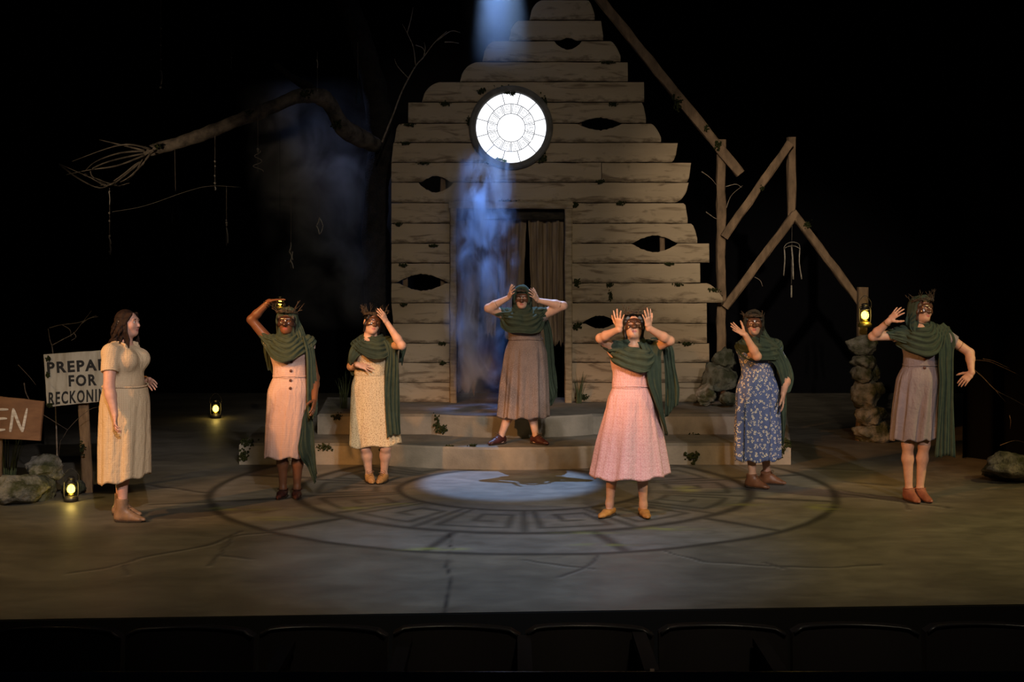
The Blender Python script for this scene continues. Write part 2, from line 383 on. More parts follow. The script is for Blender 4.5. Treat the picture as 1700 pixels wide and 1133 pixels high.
# ------------------------------------------------------------------ stone steps
def step_front(n, bulge_x0, bulge_x1, y_side, y_mid, x0, x1):
    pts = [(x0, y_side)]
    for i in range(n+1):
        t = i/n; x = bulge_x0+(bulge_x1-bulge_x0)*t; pts.append((x, y_side-(y_side-y_mid)*math.sin(PI*t)**.72))
    pts.append((x1, y_side)); return pts
ZS1, ZS2 = .22, .44
def stone_step(name, fr, back, z0, z1, label, lip=.02):
    e = empty(name, (0, (fr[0][1]+back[0][1])/2, z0), label, 'step')
    pts = fr+back; off = np.array([0, e.location.y, z0])
    n = len(pts); V = []; Fc = []
    lev = [(z0, 0), (z1-lip, 0), (z1, lip)]
    c = np.mean(np.array(pts), 0)
    for (z, inset) in lev:
        for p in pts:
            d = np.array(p)-c; d = d*(1-inset/np.linalg.norm(d)); V.append((d[0]+c[0], d[1]+c[1], z))
    for k in range(2):
        for i in range(n): Fc.append((k*n+i, k*n+(i+1) % n, (k+1)*n+(i+1) % n, (k+1)*n+i))
    o = obj('riser', mesh(np.array(V)-off, Fc), MAT['stone'], e)
    top = [(p[0], p[1], z1) for p in [np.array(V[2*n+i][:2]) for i in range(n)]]
    top += [(p[0], p[1], z1-.03) for p in top]
    o = obj('tread', mesh(np.array(top)-off, [tuple(range(n)), tuple(range(2*n-1, n-1, -1))]+[(i, n+i, n+(i+1) % n, (i+1) % n) for i in range(n)]), MAT['stonetop'], e)
    return e
X1 = lambda p, d: (p-850)/F*d
s1 = stone_step('stone_step', step_front(28, X1(632, 13.74), X1(1062, 13.74), 13.74, 13.40, X1(397, 13.74), X1(1313, 13.74)), [(X1(1330, 15.4), 16.2), (X1(432, 15.3), 16.2)], 0, ZS1, 'lower wide grey stone step with curved middle, lying on the stage floor')
s2 = stone_step('stone_step', step_front(28, X1(716, 14.4), X1(985, 14.4), 14.40, 14.12, X1(527, 14.4), X1(1224, 14.4)), [(X1(1222, 16.1), 16.1), (X1(540, 16), 16.1)], ZS1+.001, ZS2, 'upper grey stone step with curved middle, directly under the church front')

def moss_clump(name, c, r, mt, parent, seed=0, flat=1.0):
    """a ragged tuft: many small lumps, hanging a little below"""
    rs = np.random.RandomState(seed+900); V0, F0 = ICO[1]; Vs = []; Fs = []; r = np.asarray(r, float); q = max(.007, .21*min(r[0], r[2]))
    for k in range(64):
        p = rs.normal(0, .36, 3); p[2] -= .25*abs(rs.normal())*(abs(p[0]) < .7); p = np.clip(p, -1.1, 1.1)*r; sz = q*rs.uniform(.5, 1.25)*np.array([1.1, .8, rs.uniform(.7, 1.5)])
        Vs.append(V0*(1+.3*vnoise(V0, 2, seed+k)[:, None])*sz+p); Fs.append(F0+len(V0)*k)
    return tag(obj(name, mesh(np.vstack(Vs), np.vstack(Fs)), mt, parent, c), kind='stuff')
def on(e, p): return np.asarray(p)-np.array(e.location)
for k, (x, y, d, r, e) in enumerate([(412, 735, 13.75, (.10, .03, .07), s1), (405, 752, 13.74, (.06, .03, .08), s1), (640, 742, 13.70, (.07, .02, .06), s1), (540, 742, 13.74, (.12, .03, .05), s1), (1305, 735, 13.75, (.07, .04, .06), s1), (1297, 748, 13.74, (.05, .03, .07), s1),
                                     (1155, 722, 14.38, (.09, .04, .025), s2), (726, 700, 14.33, (.05, .02, .10), s2), (736, 712, 14.28, (.06, .025, .05), s2), (1010, 726, 14.39, (.06, .03, .03), s2), (745, 742, 13.50, (.07, .03, .02), s1), (785, 739, 13.48, (.05, .03, .02), s1), (1150, 757, 13.73, (.10, .02, .07), s1), (560, 690, 14.4, (.07, .04, .04), s2)]):
    moss_clump('moss', on(e, px(x, y, d)), r, MAT['moss'], e, 40+k)

# ------------------------------------------------------------------ church front
WD = 15.56                                                           # depth of the facade
def wx(p): return (p-850)/F*WD
def wz(p): return H-(p-YH)*WD/F
fac = empty('church_facade', (0, WD, ZS2), 'tall broken gable front of a church made of weathered boards, behind the stone steps', 'facade')
WIN = (848.5, 212.5, 64)                                              # round window, measured on the facade
HOLES = [(943, 73, 20, 10), (995, 206, 37, 10.5), (724, 306, 28, 14), (1087, 405, 38, 14), (701, 469, 42, 14), (996, 535, 28, 11)]
rows = [0, 34, 68, 103, 136, 170, 205, 237, 270, 303, 337, 371, 404, 437, 470, 503, 537, 570, 602, 635, 668]
ends = [((905, 879), (975, 987)), ((866, 845), (998, 1001)), ((825, 801), (1012, 1030)), ((799, 764), (1042, 1042)), ((738, 701), (1069, 1069)), ((678, 678), (1065, 1072)), ((666, 655), (1079, 1097)), ((653, 650), (1125, 1113)), ((650, 650), (1147, 1139)), ((650, 650), (1143, 1117)),
        ((650, 650), (1136, 1141)), ((650, 650), (1147, 1157)), ((650, 650), (1177, 1177)), ((650, 650), (1162, 1162)), ((650, 650), (1170, 1199)), ((650, 651), (1173, 1173)), ((652, 653), (1173, 1173)), ((657, 657), (1177, 1177)), ((660, 661), (1177, 1176)), ((663, 663), (1177, 1177))]
def plank(i, lx, rx, yt, yb, seed, win=0):
    """one board: ragged outline, notched where a knot hole crosses it; lower edge proud like lapped siding"""
    (lt, lb), (rt, rb) = lx, rx
    x0, x1 = min(lt, lb), max(rt, rb); n = max(8, int((x1-x0)/3.2)); V = []; A = []; Fc = []
    for k in range(n+1):
        x = x0+(x1-x0)*k/n
        top = yt+.6*mnoise.noise((x*.03, seed*3.1, 0))+.7; bot = yb+.7*mnoise.noise((x*.035, seed*5.7, 9))-.5
        if x < max(lt, lb):                                            # broken left end
            t = (x-x0)/max(max(lt, lb)-x0, 1e-6)
            if lt > lb: top = max(top, yb-(yb-yt)*(1-(1-t)**2.2)**.55)
            elif lb > lt: bot = min(bot, yt+(yb-yt)*t**.7)
        if x > min(rt, rb):
            t = (x1-x)/max(x1-min(rt, rb), 1e-6)
            if rt < rb: top = max(top, yb-(yb-yt)*(.28+.72*(1-(1-t)**1.8) if seed % 2 else (1-(1-t)**1.8)))
            elif rb < rt: bot = min(bot, yt+(yb-yt)*(1-(1-t)**2.0)**.6)
        for (hx, hy, ha, hb) in HOLES:
            u = (x-hx)/ha
            if abs(u) < 1:
                jag = 1+.16*mnoise.noise((x*.21, hy, 0)); e = hb*(1-abs(u)**1.7)*jag
                if abs(yb-hy) < abs(yt-hy) and abs(yb-hy) < 16: bot = min(bot, hy-e)
                elif abs(yt-hy) < 16: top = max(top, hy+e)
        wdx = abs(x-WIN[0])
        if wdx < WIN[2] and i in (4, 8):
            e = math.sqrt(WIN[2]**2-wdx**2)
            if i == 4: bot = min(bot, WIN[1]-e)
            else: top = max(top, WIN[1]+e)
        if bot < top+.6: bot = top+.6
        for j, s in enumerate((0, .25, .6, .86, 1)):
            y = top+(bot-top)*s; xx = x
            if win: e = math.sqrt(max(WIN[2]**2-(y-WIN[1])**2, 0)); xx = min(x, WIN[0]-e) if win < 0 else max(x, WIN[0]+e)
            pr = -.012-.020*(y-yt)/33.0
            if s in (0, 1): pr += .006
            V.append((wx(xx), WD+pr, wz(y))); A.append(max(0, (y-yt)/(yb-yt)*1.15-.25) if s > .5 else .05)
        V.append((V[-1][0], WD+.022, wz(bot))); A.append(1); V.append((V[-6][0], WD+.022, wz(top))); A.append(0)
    for k in range(n):
        for j in range(7): Fc.append((k*7+j, k*7+(j+1) % 7, (k+1)*7+(j+1) % 7, (k+1)*7+j))
    Fc.append(tuple(range(6, -1, -1))); Fc.append(tuple(n*7+j for j in range(7)))
    c = np.array([wx((x0+x1)/2), WD, wz(yb)])
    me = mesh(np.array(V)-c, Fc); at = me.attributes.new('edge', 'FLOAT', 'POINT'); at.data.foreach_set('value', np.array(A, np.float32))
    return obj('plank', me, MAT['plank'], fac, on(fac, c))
for i in range(20):
    yt, yb = rows[i], rows[i+1]; (lt, lb), (rt, rb) = ends[i]
    if i < 10:
        if i in (5, 6, 7):
            plank(i, (lt, lb), (WIN[0]-4, WIN[0]-4), yt, yb, 2*i, -1); plank(i, (WIN[0]+4, WIN[0]+4), (rt, rb), yt, yb, 2*i+1, 1)
        elif i in (8,):
            plank(i, (lt, lb), (998, 998), yt, yb, 2*i); plank(i, (999, 999), (rt, rb), yt, yb, 2*i+1)
        else: plank(i, (lt, lb), (rt, rb), yt, yb, 2*i+1)
    else:
        plank(i, (lt, lb), (748, 748), yt, yb, 2*i); plank(i, (950, 950), (rt, rb), yt, yb, 2*i+1)
# battens behind that carry the boards
for bx_ in (672, 735, 962, 1035, 1100): 
    V, Fc = beam((wx(bx_), WD+.06, ZS2), (wx(bx_), WD+.06, wz({672: 245, 735: 180, 962: 105, 1035: 180, 1100: 280}[bx_])), .06, .06)
    b_ = MB(); b_.add(V, Fc); b_.build('batten', MAT['timber'], fac, loc=None).location = -np.array(fac.location)
def facbeam(name, p, q, w, d, m, yo=-.045):
    b = MB(); b.add(*beam((wx(p[0]), WD+yo, wz(p[1])), (wx(q[0]), WD+yo, wz(q[1])), w, d)); o = b.build(name, m, fac); o.location = -np.array(fac.location); return o
facbeam('door_jamb', (753, 668), (753, 346), .075, .09, MAT['jamb']); facbeam('door_jamb', (943.5, 668), (943.5, 346), .085, .09, MAT['jamb'])
facbeam('door_head', (746, 341), (950, 341), .085, .10, MAT['jamb'], -.05)
facbeam('lintel', (757, 355), (938, 355), .14, .05, MAT['lintel'], .05)
# dark moss and rot clinging to the boards
for k, (x, y, rx, rz) in enumerate([(740, 172, 12, 4), (680, 207, 13, 3), (673, 238, 12, 3), (704, 271, 12, 3), (840, 334, 22, 4), (997, 301, 9, 4), (1017, 173, 9, 4), (1008, 104, 17, 2.5), (1030, 337, 11, 4), (955, 340, 5, 5), (1125, 472, 10, 3), (662, 372, 8, 4), (720, 407, 10, 3), (670, 440, 8, 3), (1140, 570, 12, 4), (958, 468, 6, 8),
                                       (958, 540, 9, 7), (968, 658, 12, 6), (670, 505, 8, 3), (735, 570, 9, 3), (1110, 438, 8, 2.5), (1185, 481, 12, 4), (735, 602, 7, 3), (1012, 472, 7, 4), (1013, 490, 5, 10), (840, 146, 22, 5), (800, 150, 8, 6), (903, 168, 7, 12), (779, 200, 5, 9), (812, 268, 12, 5), (900, 258, 9, 10)]):
    moss_clump('moss', on(fac, (wx(x), WD-.035, wz(y))), (rx*.0069, .012, rz*.0069), MAT['moss'], fac, k)

# round window
win = empty('window_1', (wx(WIN[0]), WD, wz(WIN[1])), kind='structure')
tag(win, 'glowing white round window with a key pattern, high in the church gable', 'window')
def ringmesh(r0, r1, y0, y1, n=64):
    V = []; Fc = []
    pr = [(r0, y1), (r0, y0+.012), (r0+.012, y0), (r1-.02, y0), (r1, y0+.02), (r1, y1)]
    for i in range(n):
        a = 2*PI*i/n
        for (r, y) in pr: V.append((r*math.sin(a), y, r*math.cos(a)))
    m_ = len(pr)
    for i in range(n):
        for j in range(m_): Fc.append((i*m_+j, i*m_+(j+1) % m_, ((i+1) % n)*m_+(j+1) % m_, ((i+1) % n)*m_+j))
    return V, Fc
PXM = WD/F
obj('window_frame', mesh(*ringmesh(59*PXM, 69.5*PXM, -.085, .05)), MAT['ringframe'], win)
RW = 59.5*PXM
n = 64; V = [(RW*math.sin(2*PI*i/n), y, RW*math.cos(2*PI*i/n)) for y in (-.012, -.002) for i in range(n)]
pm, t, b = nt('lit_window_glass'); g = N(t)
b.inputs['Base Color'].default_value = (.8, .8, .8, 1)
b.inputs['Emission Color'].default_value = (.93, .96, 1, 1); b.inputs['Emission Strength'].default_value = 1.5
obj('pane', mesh(V, [tuple(range(n-1, -1, -1)), tuple(range(n, 2*n))]+[(i, (i+1) % n, n+(i+1) % n, n+i) for i in range(n)]), pm, win)
lead = MB()
def leadline(pts, r=.0042):
    lead.add(*tube([(p[0], -.016, p[1]) for p in pts], r, 5))
def pol(r, a): return (r*RW*math.sin(a), r*RW*math.cos(a))
for rr in (.395, .665, .985): leadline([pol(rr, 2*PI*i/72) for i in range(73)])
for k in range(12): a = (15+30*k)*PI/180; leadline([pol(.665, a), pol(.985, a)])
KEY = [[(.0, 0), (.0, 1)], [(.16, .0), (.16, .78), (.84, .78), (.84, .22), (.44, .22), (.44, .52), (.64, .52)]]
for k in range(14):
    for pl in KEY: leadline([pol(.665-.27*v, 2*PI*(k+u)/14) for (u, v) in pl], .0036)
lead.build('lead_lines', MAT['lead'], win)
for k, (x, y, r, m_) in enumerate([(845, 155, (.08, .03, .02), 'moss'), (828, 265, (.06, .025, .022), 'mossbright'), (852, 156, (.04, .03, .025), 'moss'), (838, 268, (.035, .02, .018), 'mossbright')]):
    moss_clump('moss', on(win, (wx(x), WD-.06, wz(y))), r, MAT[m_], win, 90+k)

# ragged door curtain: every strip a part
dc = empty('door_curtain', (wx(848), WD+.09, ZS2), 'ragged brown cloth strips hanging in the church doorway', 'curtain')
def strip(xt0, xt1, yt, xb0, xb1, yb, seed, dy=0.0):
    nu, nv = 14, 30; V = []; Fc = []
    for j in range(nv):
        v = j/(nv-1)
        for i in range(nu):
            u = i/(nu-1); rag = 14*mnoise.noise((u*5.3, seed*7.1, 0))+8*mnoise.noise((u*14, seed*3.3, 4))
            y = yt+(yb+rag*(1 if u not in (0, 1) else 1.5)-yt)*v
            jag = 2.5*mnoise.noise((v*6, seed+(0 if u < .5 else 50), 2))*(abs(u-.5)*2)**3
            xa = xt0+(xt1-xt0)*u; xb_ = xb0+(xb1-xb0)*u; x = xa+(xb_-xa)*v**1.4+jag
            V.append((wx(x), WD+.09+dy+.022*math.sin(u*9+seed)+.012*math.sin(u*21+v*3+seed*2), wz(y)))
    m_ = len(V); V += [(a, b+.006, c) for a, b, c in V]
    for j in range(nv-1):
        for i in range(nu-1):
            q = j*nu+i; Fc.append((q, q+nu, q+nu+1, q+1)); Fc.append((m_+q, m_+q+1, m_+q+nu+1, m_+q+nu))
    rim = [i for i in range(nu)]+[j*nu+nu-1 for j in range(1, nv)]+[(nv-1)*nu+i for i in range(nu-2, -1, -1)]+[j*nu for j in range(nv-2, 0, -1)]
    for a, b in zip(rim, rim[1:]+rim[:1]): Fc.append((a, b, m_+b, m_+a))
    o = obj('cloth_strip', mesh(V, Fc, True), MAT['drape'], dc); o.location = -np.array(dc.location)
for a in [(756, 800, 350, 760, 791, 650, 1), (798, 828, 350, 804, 823, 556, 2, .03), (822, 848, 350, 832, 846, 520, 3, .0), (842, 874, 350, 838, 866, 560, 4, .03), (877, 902, 350, 888, 905, 590, 5, 0), (898, 922, 350, 902, 920, 600, 6, .03), (916, 940, 350, 921, 939, 572, 7, 0), (788, 806, 350, 790, 798, 470, 8, .05)]: strip(*a)

# ------------------------------------------------------------------ timber frame on the right
TD = 15.75
fr = empty('timber_frame', (X1(1197, TD), TD, 0), 'broken dark timber frame of posts and slanting beams right of the church front', 'timber frame')
def tb(name, p, q, w, d=.10, dy=0.0, m='timber'):
    b = MB(); b.add(*beam(px(p[0], p[1], TD+dy), px(q[0], q[1], TD+dy), w, d, rough=.007)); o = b.build(name, MAT[m], fr); o.location = -np.array(fr.location); return o
TP = TD/F
tb('post', (1197, 665), (1197, 232), 14*TP); tb('post', (1314, 372), (1314, 228), 13*TP)
tb('rafter', (984, -16), (1229, 289), 16*TP, .08, -.10); tb('brace', (1201, 394), (1312, 238), 13*TP, .08, -.10); tb('brace', (1203, 511), (1321, 354), 13*TP, .08, -.10)
tb('brace', (1316, 352), (1430, 506), 13*TP, .08, -.10); 
for k, (x, y, rx, rz) in enumerate([(1125, 168, 9, 16), (1192, 240, 8, 10), (1265, 312, 5, 6), (1340, 372, 8, 7), (1172, 212, 5, 8)]):
    moss_clump('moss', on(fr, px(x, y, TD-.14)), (rx*TP, .04, rz*TP), MAT['moss'], fr, 130+k)
for k, pts in enumerate([[(1205, 310), (1222, 306), (1232, 312)], [(1206, 345), (1214, 325), (1233, 308)], [(1165, 285), (1180, 296), (1190, 308)], [(1172, 352), (1186, 362), (1192, 364)], [(1252, 460), (1262, 466), (1266, 476)]]):
    b = MB(); b.add(*tube(catmull([px(a, c, TD-.05) for a, c in pts], 8), np.linspace(.006, .002, 8), 5)); o = b.build('twig', MAT['twig'], fr); o.location = -np.array(fr.location)
# post standing on a stacked stone pier
pr_ = empty('stone_pier', fl(1447, 733), 'pier of stacked mossy stones carrying a short post, right side of stage', 'pier')
PD = 15.45
for k, (x, y, rx, ry) in enumerate([(1449, 718, 30, 16), (1446, 689, 26, 14), (1440, 655, 25, 21), (1431, 622, 17, 13), (1452, 618, 8, 13), (1432, 602, 19, 12), (1432, 573, 24, 15)]):
    rock('stone', on(pr_, px(x, y, PD)), (rx*1.06*PD/F, .19 if k != 4 else .1, ry*1.34*PD/F), MAT['rock'], pr_, 60+k, .26, cuts=3)
b = MB(); b.add(*beam((X1(1430, PD+.1), PD+.1, 0), px(1432, 477, PD+.1), 16*PD/F, .10)); o = b.build('post', MAT['timber'], pr_); o.location = -np.array(pr_.location)
# ================================================================== props
def rocks(lst):
    for k, (x, y, d, r, m_, lab, rz) in enumerate(lst):
        p = px(x, y, d); o = rock('rock', p, r, MAT[m_], None, 200+k*3, .34, rz=rz, cuts=7); tag(o, lab, 'rock', 'set rocks')
rocks([(75, 777, 11.85, (.175, .16, .118), 'rock', 'pale rounded rock lying on top of the mossy rocks by the sign post', .2),
       (62, 817, 11.75, (.17, .16, .145), 'rockdark', 'dark rock under the pale rounded rock near the left lantern', .8),
       (28, 815, 11.6, (.24, .2, .135), 'rock', 'flat mossy rock at the left edge of the stage', .1),
       (122, 812, 12.05, (.115, .12, .09), 'rockdark', 'small dark rock behind the floor lantern at the sign post', .4),
       (1678, 778, 12.72, (.26, .22, .17), 'rock', 'large mossy rock at the right edge of the stage', .15),
       (1172, 656, 15.05, (.125, .12, .115), 'rock', 'small rounded rock beside the right foot of the church front', .5),
       (1197, 627, 15.25, (.21, .16, .20), 'rockdark', 'big dark boulder leaning at the right foot of the church front', .2),
       (1203, 594, 15.3, (.15, .14, .13), 'rockdark', 'dark stone on top of the big boulder by the timber post', .9),
       (1212, 662, 14.95, (.13, .1, .08), 'rockdark', 'low dark rock on the upper step behind the blue dress', .1)])
# lanterns
def lantern(base, s, label, hang=False, power=3.0, yaw=.3, bail=True):
    e = empty('lantern', base, label, 'lantern', 'storm lanterns'); e.rotation_euler = (0, 0, yaw)
    def part(nm, prof, m_, sides=20, par=e): return obj(nm, mesh(*[list(x) for x in lathe([(r*s, z*s) for r, z in prof], sides=sides)], True), m_, par)
    part('fuel_tank', [(.055, 0), (.066, .005), (.066, .03), (.05, .05), (.03, .055)], MAT['brass'] if hang else MAT['lantern'])
    part('burner', [(.028, .055), (.03, .065), (.022, .075), (.012, .08)], MAT['brass'])
    part('globe', [(.028, .075), (.040, .10), (.042, .12), (.038, .15), (.03, .165)], MAT['lglass'])
    part('flame', [(.010, .08), (.030, .092), (.034, .12), (.026, .145), (.006, .158)], MAT['flame'], 10)
    part('chimney_cap', [(.03, .165), (.05, .17), (.045, .182), (.032, .19), (.03, .215), (.04, .22), (.018, .235)], MAT['lantern'])
    for sx in (-1, 1):
        P = catmull([(sx*.055, 0, .035), (sx*.064, 0, .07), (sx*.065, 0, .13), (sx*.060, 0, .185), (sx*.035, 0, .205)], 12)*s
        obj('side_tube', mesh(*tube(P, .0065*s, 6), True), MAT['lantern'], e)
    for a in (0, PI/2):
        P = [(.048*math.cos(t)*math.cos(a)*s, .048*math.cos(t)*math.sin(a)*s, (.122+.036*math.sin(t))*s) for t in np.linspace(0, 2*PI, 20)]
        obj('guard_wire', mesh(*tube(P, .0022*s, 4), True), MAT['lantern'], e)
    if bail:
        P = catmull([(-.07, 0, .19), (-.066, 0, .25), (0, 0, .31), (.066, 0, .25), (.07, 0, .19)], 16)*s
        obj('bail_handle', mesh(*tube(P, .003*s, 5), True), MAT['lantern'], e)
    l = bpy.data.lights.new('lantern_light', 'POINT'); l.energy = power; l.color = (1, .70, .18); l.shadow_soft_size = .03*s
    lo = bpy.data.objects.new('lantern_light', l); COL.objects.link(lo); lo.parent = e; lo.location = (0, -.075*s, .12*s)
    return e
lantern(fl(118, 833), .92, 'small lit lantern standing on the floor by the sign post, far left', power=1.2)
lantern(fl(358, 694.5), 1.05, 'small lit lantern on the dark floor far behind, between tan dress and pink dotted dress', power=1.0)
lantern(px(1436, 543.5, 15.22), 1.15, 'lit brass lantern hanging on the post of the stone pier', True, 2.2)
ln_ = lantern(px(464.5, 514.5, 15.2), .66, 'lit lantern hanging in the dark behind the raised hand, from the tree branch', True, .4, bail=False)
obj('cord', mesh(*tube([(0, 0, .15), (0, 0, 2.0)], .0015, 4)), MAT['black'], ln_)
b = MB(); b.add(*tube([px(1436, 492, 15.38), px(1436, 491, 15.2), px(1436, 495, 15.2)], .006, 5)); o = b.build('hook', MAT['lantern'], pr_); o.location = -np.array(pr_.location)

# painted signs
def text_mesh(s, size, bold=0.0, shear=0.0, ext=.002):
    c = bpy.data.curves.new('txt', 'FONT'); c.body = s; c.size = size; c.extrude = ext; c.offset = bold; c.shear = shear; c.align_x = 'CENTER'; c.resolution_u = 3
    c.space_character = 1.22
    o = bpy.data.objects.new('txt', c); COL.objects.link(o); dg = bpy.context.evaluated_depsgraph_get(); me = bpy.data.meshes.new_from_object(o.evaluated_get(dg))
    bpy.data.objects.remove(o); return me
SD = 12.1; q = SD/F
sg = empty('painted_sign', fl(141, 818), 'pale wooden sign on a post with black lettering, behind the tan dress', 'sign')
def at(e, p): return np.asarray(p)-np.array(e.location)
def boardmesh(corn, th, seed):                                        # corners tl,tr,br,bl in metres (x,z) around a centre
    V = []; n = 12; rim = []
    for a, b_ in zip(corn, corn[1:]+corn[:1]):
        for i in range(n):
            t = i/n; p = np.array(a)*(1-t)+np.array(b_)*t; rim.append(p+.004*np.array([mnoise.noise((p[0]*9, p[1]*9, seed)), mnoise.noise((p[0]*9, p[1]*9, seed+5))]))
    m_ = len(rim); c = np.mean(rim, 0)
    for (sc, y) in ((.985, -th/2), (1, -th/2+.005), (1, th/2)):
        for p in rim: r_ = c+(p-c)*sc; V.append((r_[0], y, r_[1]))
    Fc = [tuple(range(m_-1, -1, -1)), tuple(range(2*m_, 3*m_))]
    for k in range(2):
        for i in range(m_): Fc.append((k*m_+i, k*m_+(i+1) % m_, (k+1)*m_+(i+1) % m_, (k+1)*m_+i))
    return V, Fc
C0 = px(141, 627, SD-.06)
bd = obj('board', mesh(*boardmesh([((73-141)*q, (627-589)*q), ((208-141)*q, (627-579)*q), ((209-141)*q, (627-663)*q), ((79-141)*q, (627-676)*q)], .03, 3)), MAT['signpale'], sg, at(sg, C0))
b = MB(); b.add(*beam(px(137, 640, SD), (fl(146, 818)), 17*q, .05)); o = b.build('post', MAT['post'], sg); o.location = -np.array(sg.location)
for s, size, cx_, cy_, rot, bold, sh, wd in (('PREPARE', .134, 137, 616, 3.5, .0046, 0, 114), ('FOR', .134, 138.5, 640, 2.5, .0046, 0, 46), ('RECKONING', .150, 136.5, 667.5, 4, .0036, .12, 109)):
    me = text_mesh(s, size, bold, sh); xs = np.array([v.co.x for v in me.vertices]); k = wd*q/(xs.max()-xs.min())
    for v in me.vertices: v.co.x = (v.co.x-(xs.max()+xs.min())/2)*k
    o = obj('lettering', me, MAT['letterblack'], bd); o.location = ((cx_-141)*q, -.0165, (627-cy_)*q); o.rotation_euler = (PI/2, -math.radians(rot), 0)
for k, (x, y, rx, rz) in enumerate([(80, 595, 6, 5), (79, 622, 4, 4), (82, 672, 6, 4), (137, 742, 5, 13)]):
    moss_clump('moss', at(sg, px(x, y, SD-.08)), (rx*q, .02, rz*q), MAT['moss'], sg, 160+k)
SD2 = 11.55; q = SD2/F
s2_ = empty('painted_sign', (X1(-6, SD2), SD2, 0), 'brown wooden sign with white brushed letters at the left edge', 'sign')
C0 = px(10, 697, SD2-.05)
bd = obj('board', mesh(*boardmesh([((-70-10)*q, (697-651)*q), ((73-10)*q, (697-667)*q), ((67-10)*q, (697-732)*q), ((-74-10)*q, (697-725)*q)], .028, 8)), MAT['signbrown'], s2_, at(s2_, C0))
b = MB(); b.add(*beam(px(-3, 700, SD2), (X1(-4, SD2), SD2, 0), 13*q, .05)); o = b.build('post', MAT['post'], s2_); o.location = -np.array(s2_.location)
for k, (pts, wd) in enumerate([([(-10, 681), (-9, 698), (-11, 716)], 2.6), ([(-10, 681), (2, 680), (15, 680)], 2.3), ([(-10, 697), (3, 695), (13, 695)], 2.2), ([(-10, 715), (0, 714), (10, 713)], 2.4),
                               ([(18, 717), (21, 697), (23, 678)], 2.6), ([(23, 679), (30, 698), (38, 717)], 2.6), ([(38, 717), (42, 697), (46, 678)], 2.5)]):
    P = catmull([((a-10)*q, -.0165, (697-c)*q) for a, c in pts], 9); V, Fc = tube(P, np.array([.7, 1, 1.05, 1, .95, 1, .9, .8, .5])*wd*q, 6); V = np.array(V); V[:, 1] = -.0165+(V[:, 1]+.0165)*.12
    obj('brush_stroke', mesh(V, Fc), MAT['letterwhite'], bd)

# trees, branches and dry twigs
def twigs(name, lst, d, m_, label, cat='branch', r0=.006, parent=None, dz=0.0):
    e = empty(name, px(lst[0][0][0], lst[0][0][1], d), label, cat)
    for k, pts in enumerate(lst):
        P = catmull([px(a, c, d+dz*math.sin(i*1.7+k)) for i, (a, c) in enumerate(pts)], max(8, 4*len(pts)))
        rr = r0*(1 if k == 0 else .6); o = obj('stem' if k == 0 else 'twig', mesh(*tube(P, np.linspace(rr, rr*.35, len(P)), 5), True), MAT[m_], e); o.location = -np.array(e.location)
    return e
twigs('dead_branch', [[(634, 236), (652, 192), (668, 150), (690, 110), (703, 95), (722, 70), (742, 52)], [(690, 108), (686, 78), (676, 55), (668, 40)], [(676, 55), (682, 32), (686, 12)], [(703, 95), (706, 80), (704, 70)], [(725, 68), (748, 52), (764, 54)], [(738, 70), (750, 70), (762, 72)], [(690, 75), (702, 80), (706, 92)], [(678, 130), (660, 110), (655, 98)]], 15.4, 'twig', 'pale bare branch rising beside the left slope of the gable', r0=.012)
twigs('dead_branch', [[(96, 802), (93, 690), (88, 588), (83, 565), (80, 546)], [(86, 574), (104, 564), (122, 554), (135, 538), (152, 516)], [(82, 545), (100, 540), (130, 536), (152, 528), (163, 526)], [(104, 540), (116, 548), (118, 560)], [(135, 538), (146, 530), (160, 524)], [(122, 552), (126, 560), (118, 566)]], 12.6, 'twig', 'thin bare branch sticking up behind the pale sign', r0=.009)
twigs('dead_branch', [[(40, 636), (44, 655), (60, 680), (85, 697), (112, 714)], [(112, 714), (130, 695), (150, 680), (165, 676)], [(112, 714), (104, 728), (100, 735), (96, 768)], [(30, 606), (48, 625), (60, 640)]], 11.8, 'twigdark', 'thin dark twig arching in front of the brown sign', r0=.006)
twigs('dead_branch', [[(1612, 610), (1630, 625), (1653, 648), (1680, 662), (1705, 676)], [(1615, 598), (1640, 600), (1660, 608), (1690, 622)], [(1632, 596), (1650, 600), (1676, 612)], [(1653, 648), (1658, 655), (1670, 668)], [(1660, 740), (1684, 732), (1705, 736)], [(1676, 690), (1678, 700), (1677, 712)]], 13.3, 'twig', 'pale bare branch at the right edge of the stage', r0=.007)
def bark_tube(P, r, seed, sides=20):
    V, Fc = tube(P, r, sides); V = np.array(V); n = len(P); c = np.repeat(np.asarray(P), sides, 0)
    d = V-c; k = 1+.22*vnoise(V, 6, seed)+.16*vnoise(V*np.array([1, 1, .3]), 16, seed+1); return c+d*k[:, None], Fc
tr = empty('gnarled_tree', (X1(628, 16.55), 16.55, 0), 'dark gnarled tree with a long broken branch, left of the church front', 'tree')
P = catmull([(X1(628, 16.55), 16.55, 0), px(632, 560, 16.5), (px(622, 380, 16.4)), px(632, 230, 16.3), px(610, 100, 16.3), px(560, -40, 16.3)], 60)
o = obj('trunk', mesh(*bark_tube(P, np.linspace(.17, .13, 60), 3), True), MAT['bark'], tr); o.location = -np.array(tr.location)
P = catmull([px(625, 240, 16.1), px(575, 215, 15.6), px(540, 165, 15.3), px(498, 160, 15.1), px(430, 186, 14.9), px(340, 222, 14.7), px(270, 245, 14.6), px(240, 252, 14.6)], 70)
br = obj('branch', mesh(*bark_tube(P, np.linspace(.10, .055, 70), 5), True), MAT['barkpale'], tr); br.location = -np.array(tr.location)
P = catmull([px(520, 150, 15.2), px(480, 125, 15.2), px(455, 105, 15.2)], 16)
o = obj('branch', mesh(*bark_tube(P, np.linspace(.05, .03, 16), 6), True), MAT['bark'], tr); o.location = -np.array(tr.location)
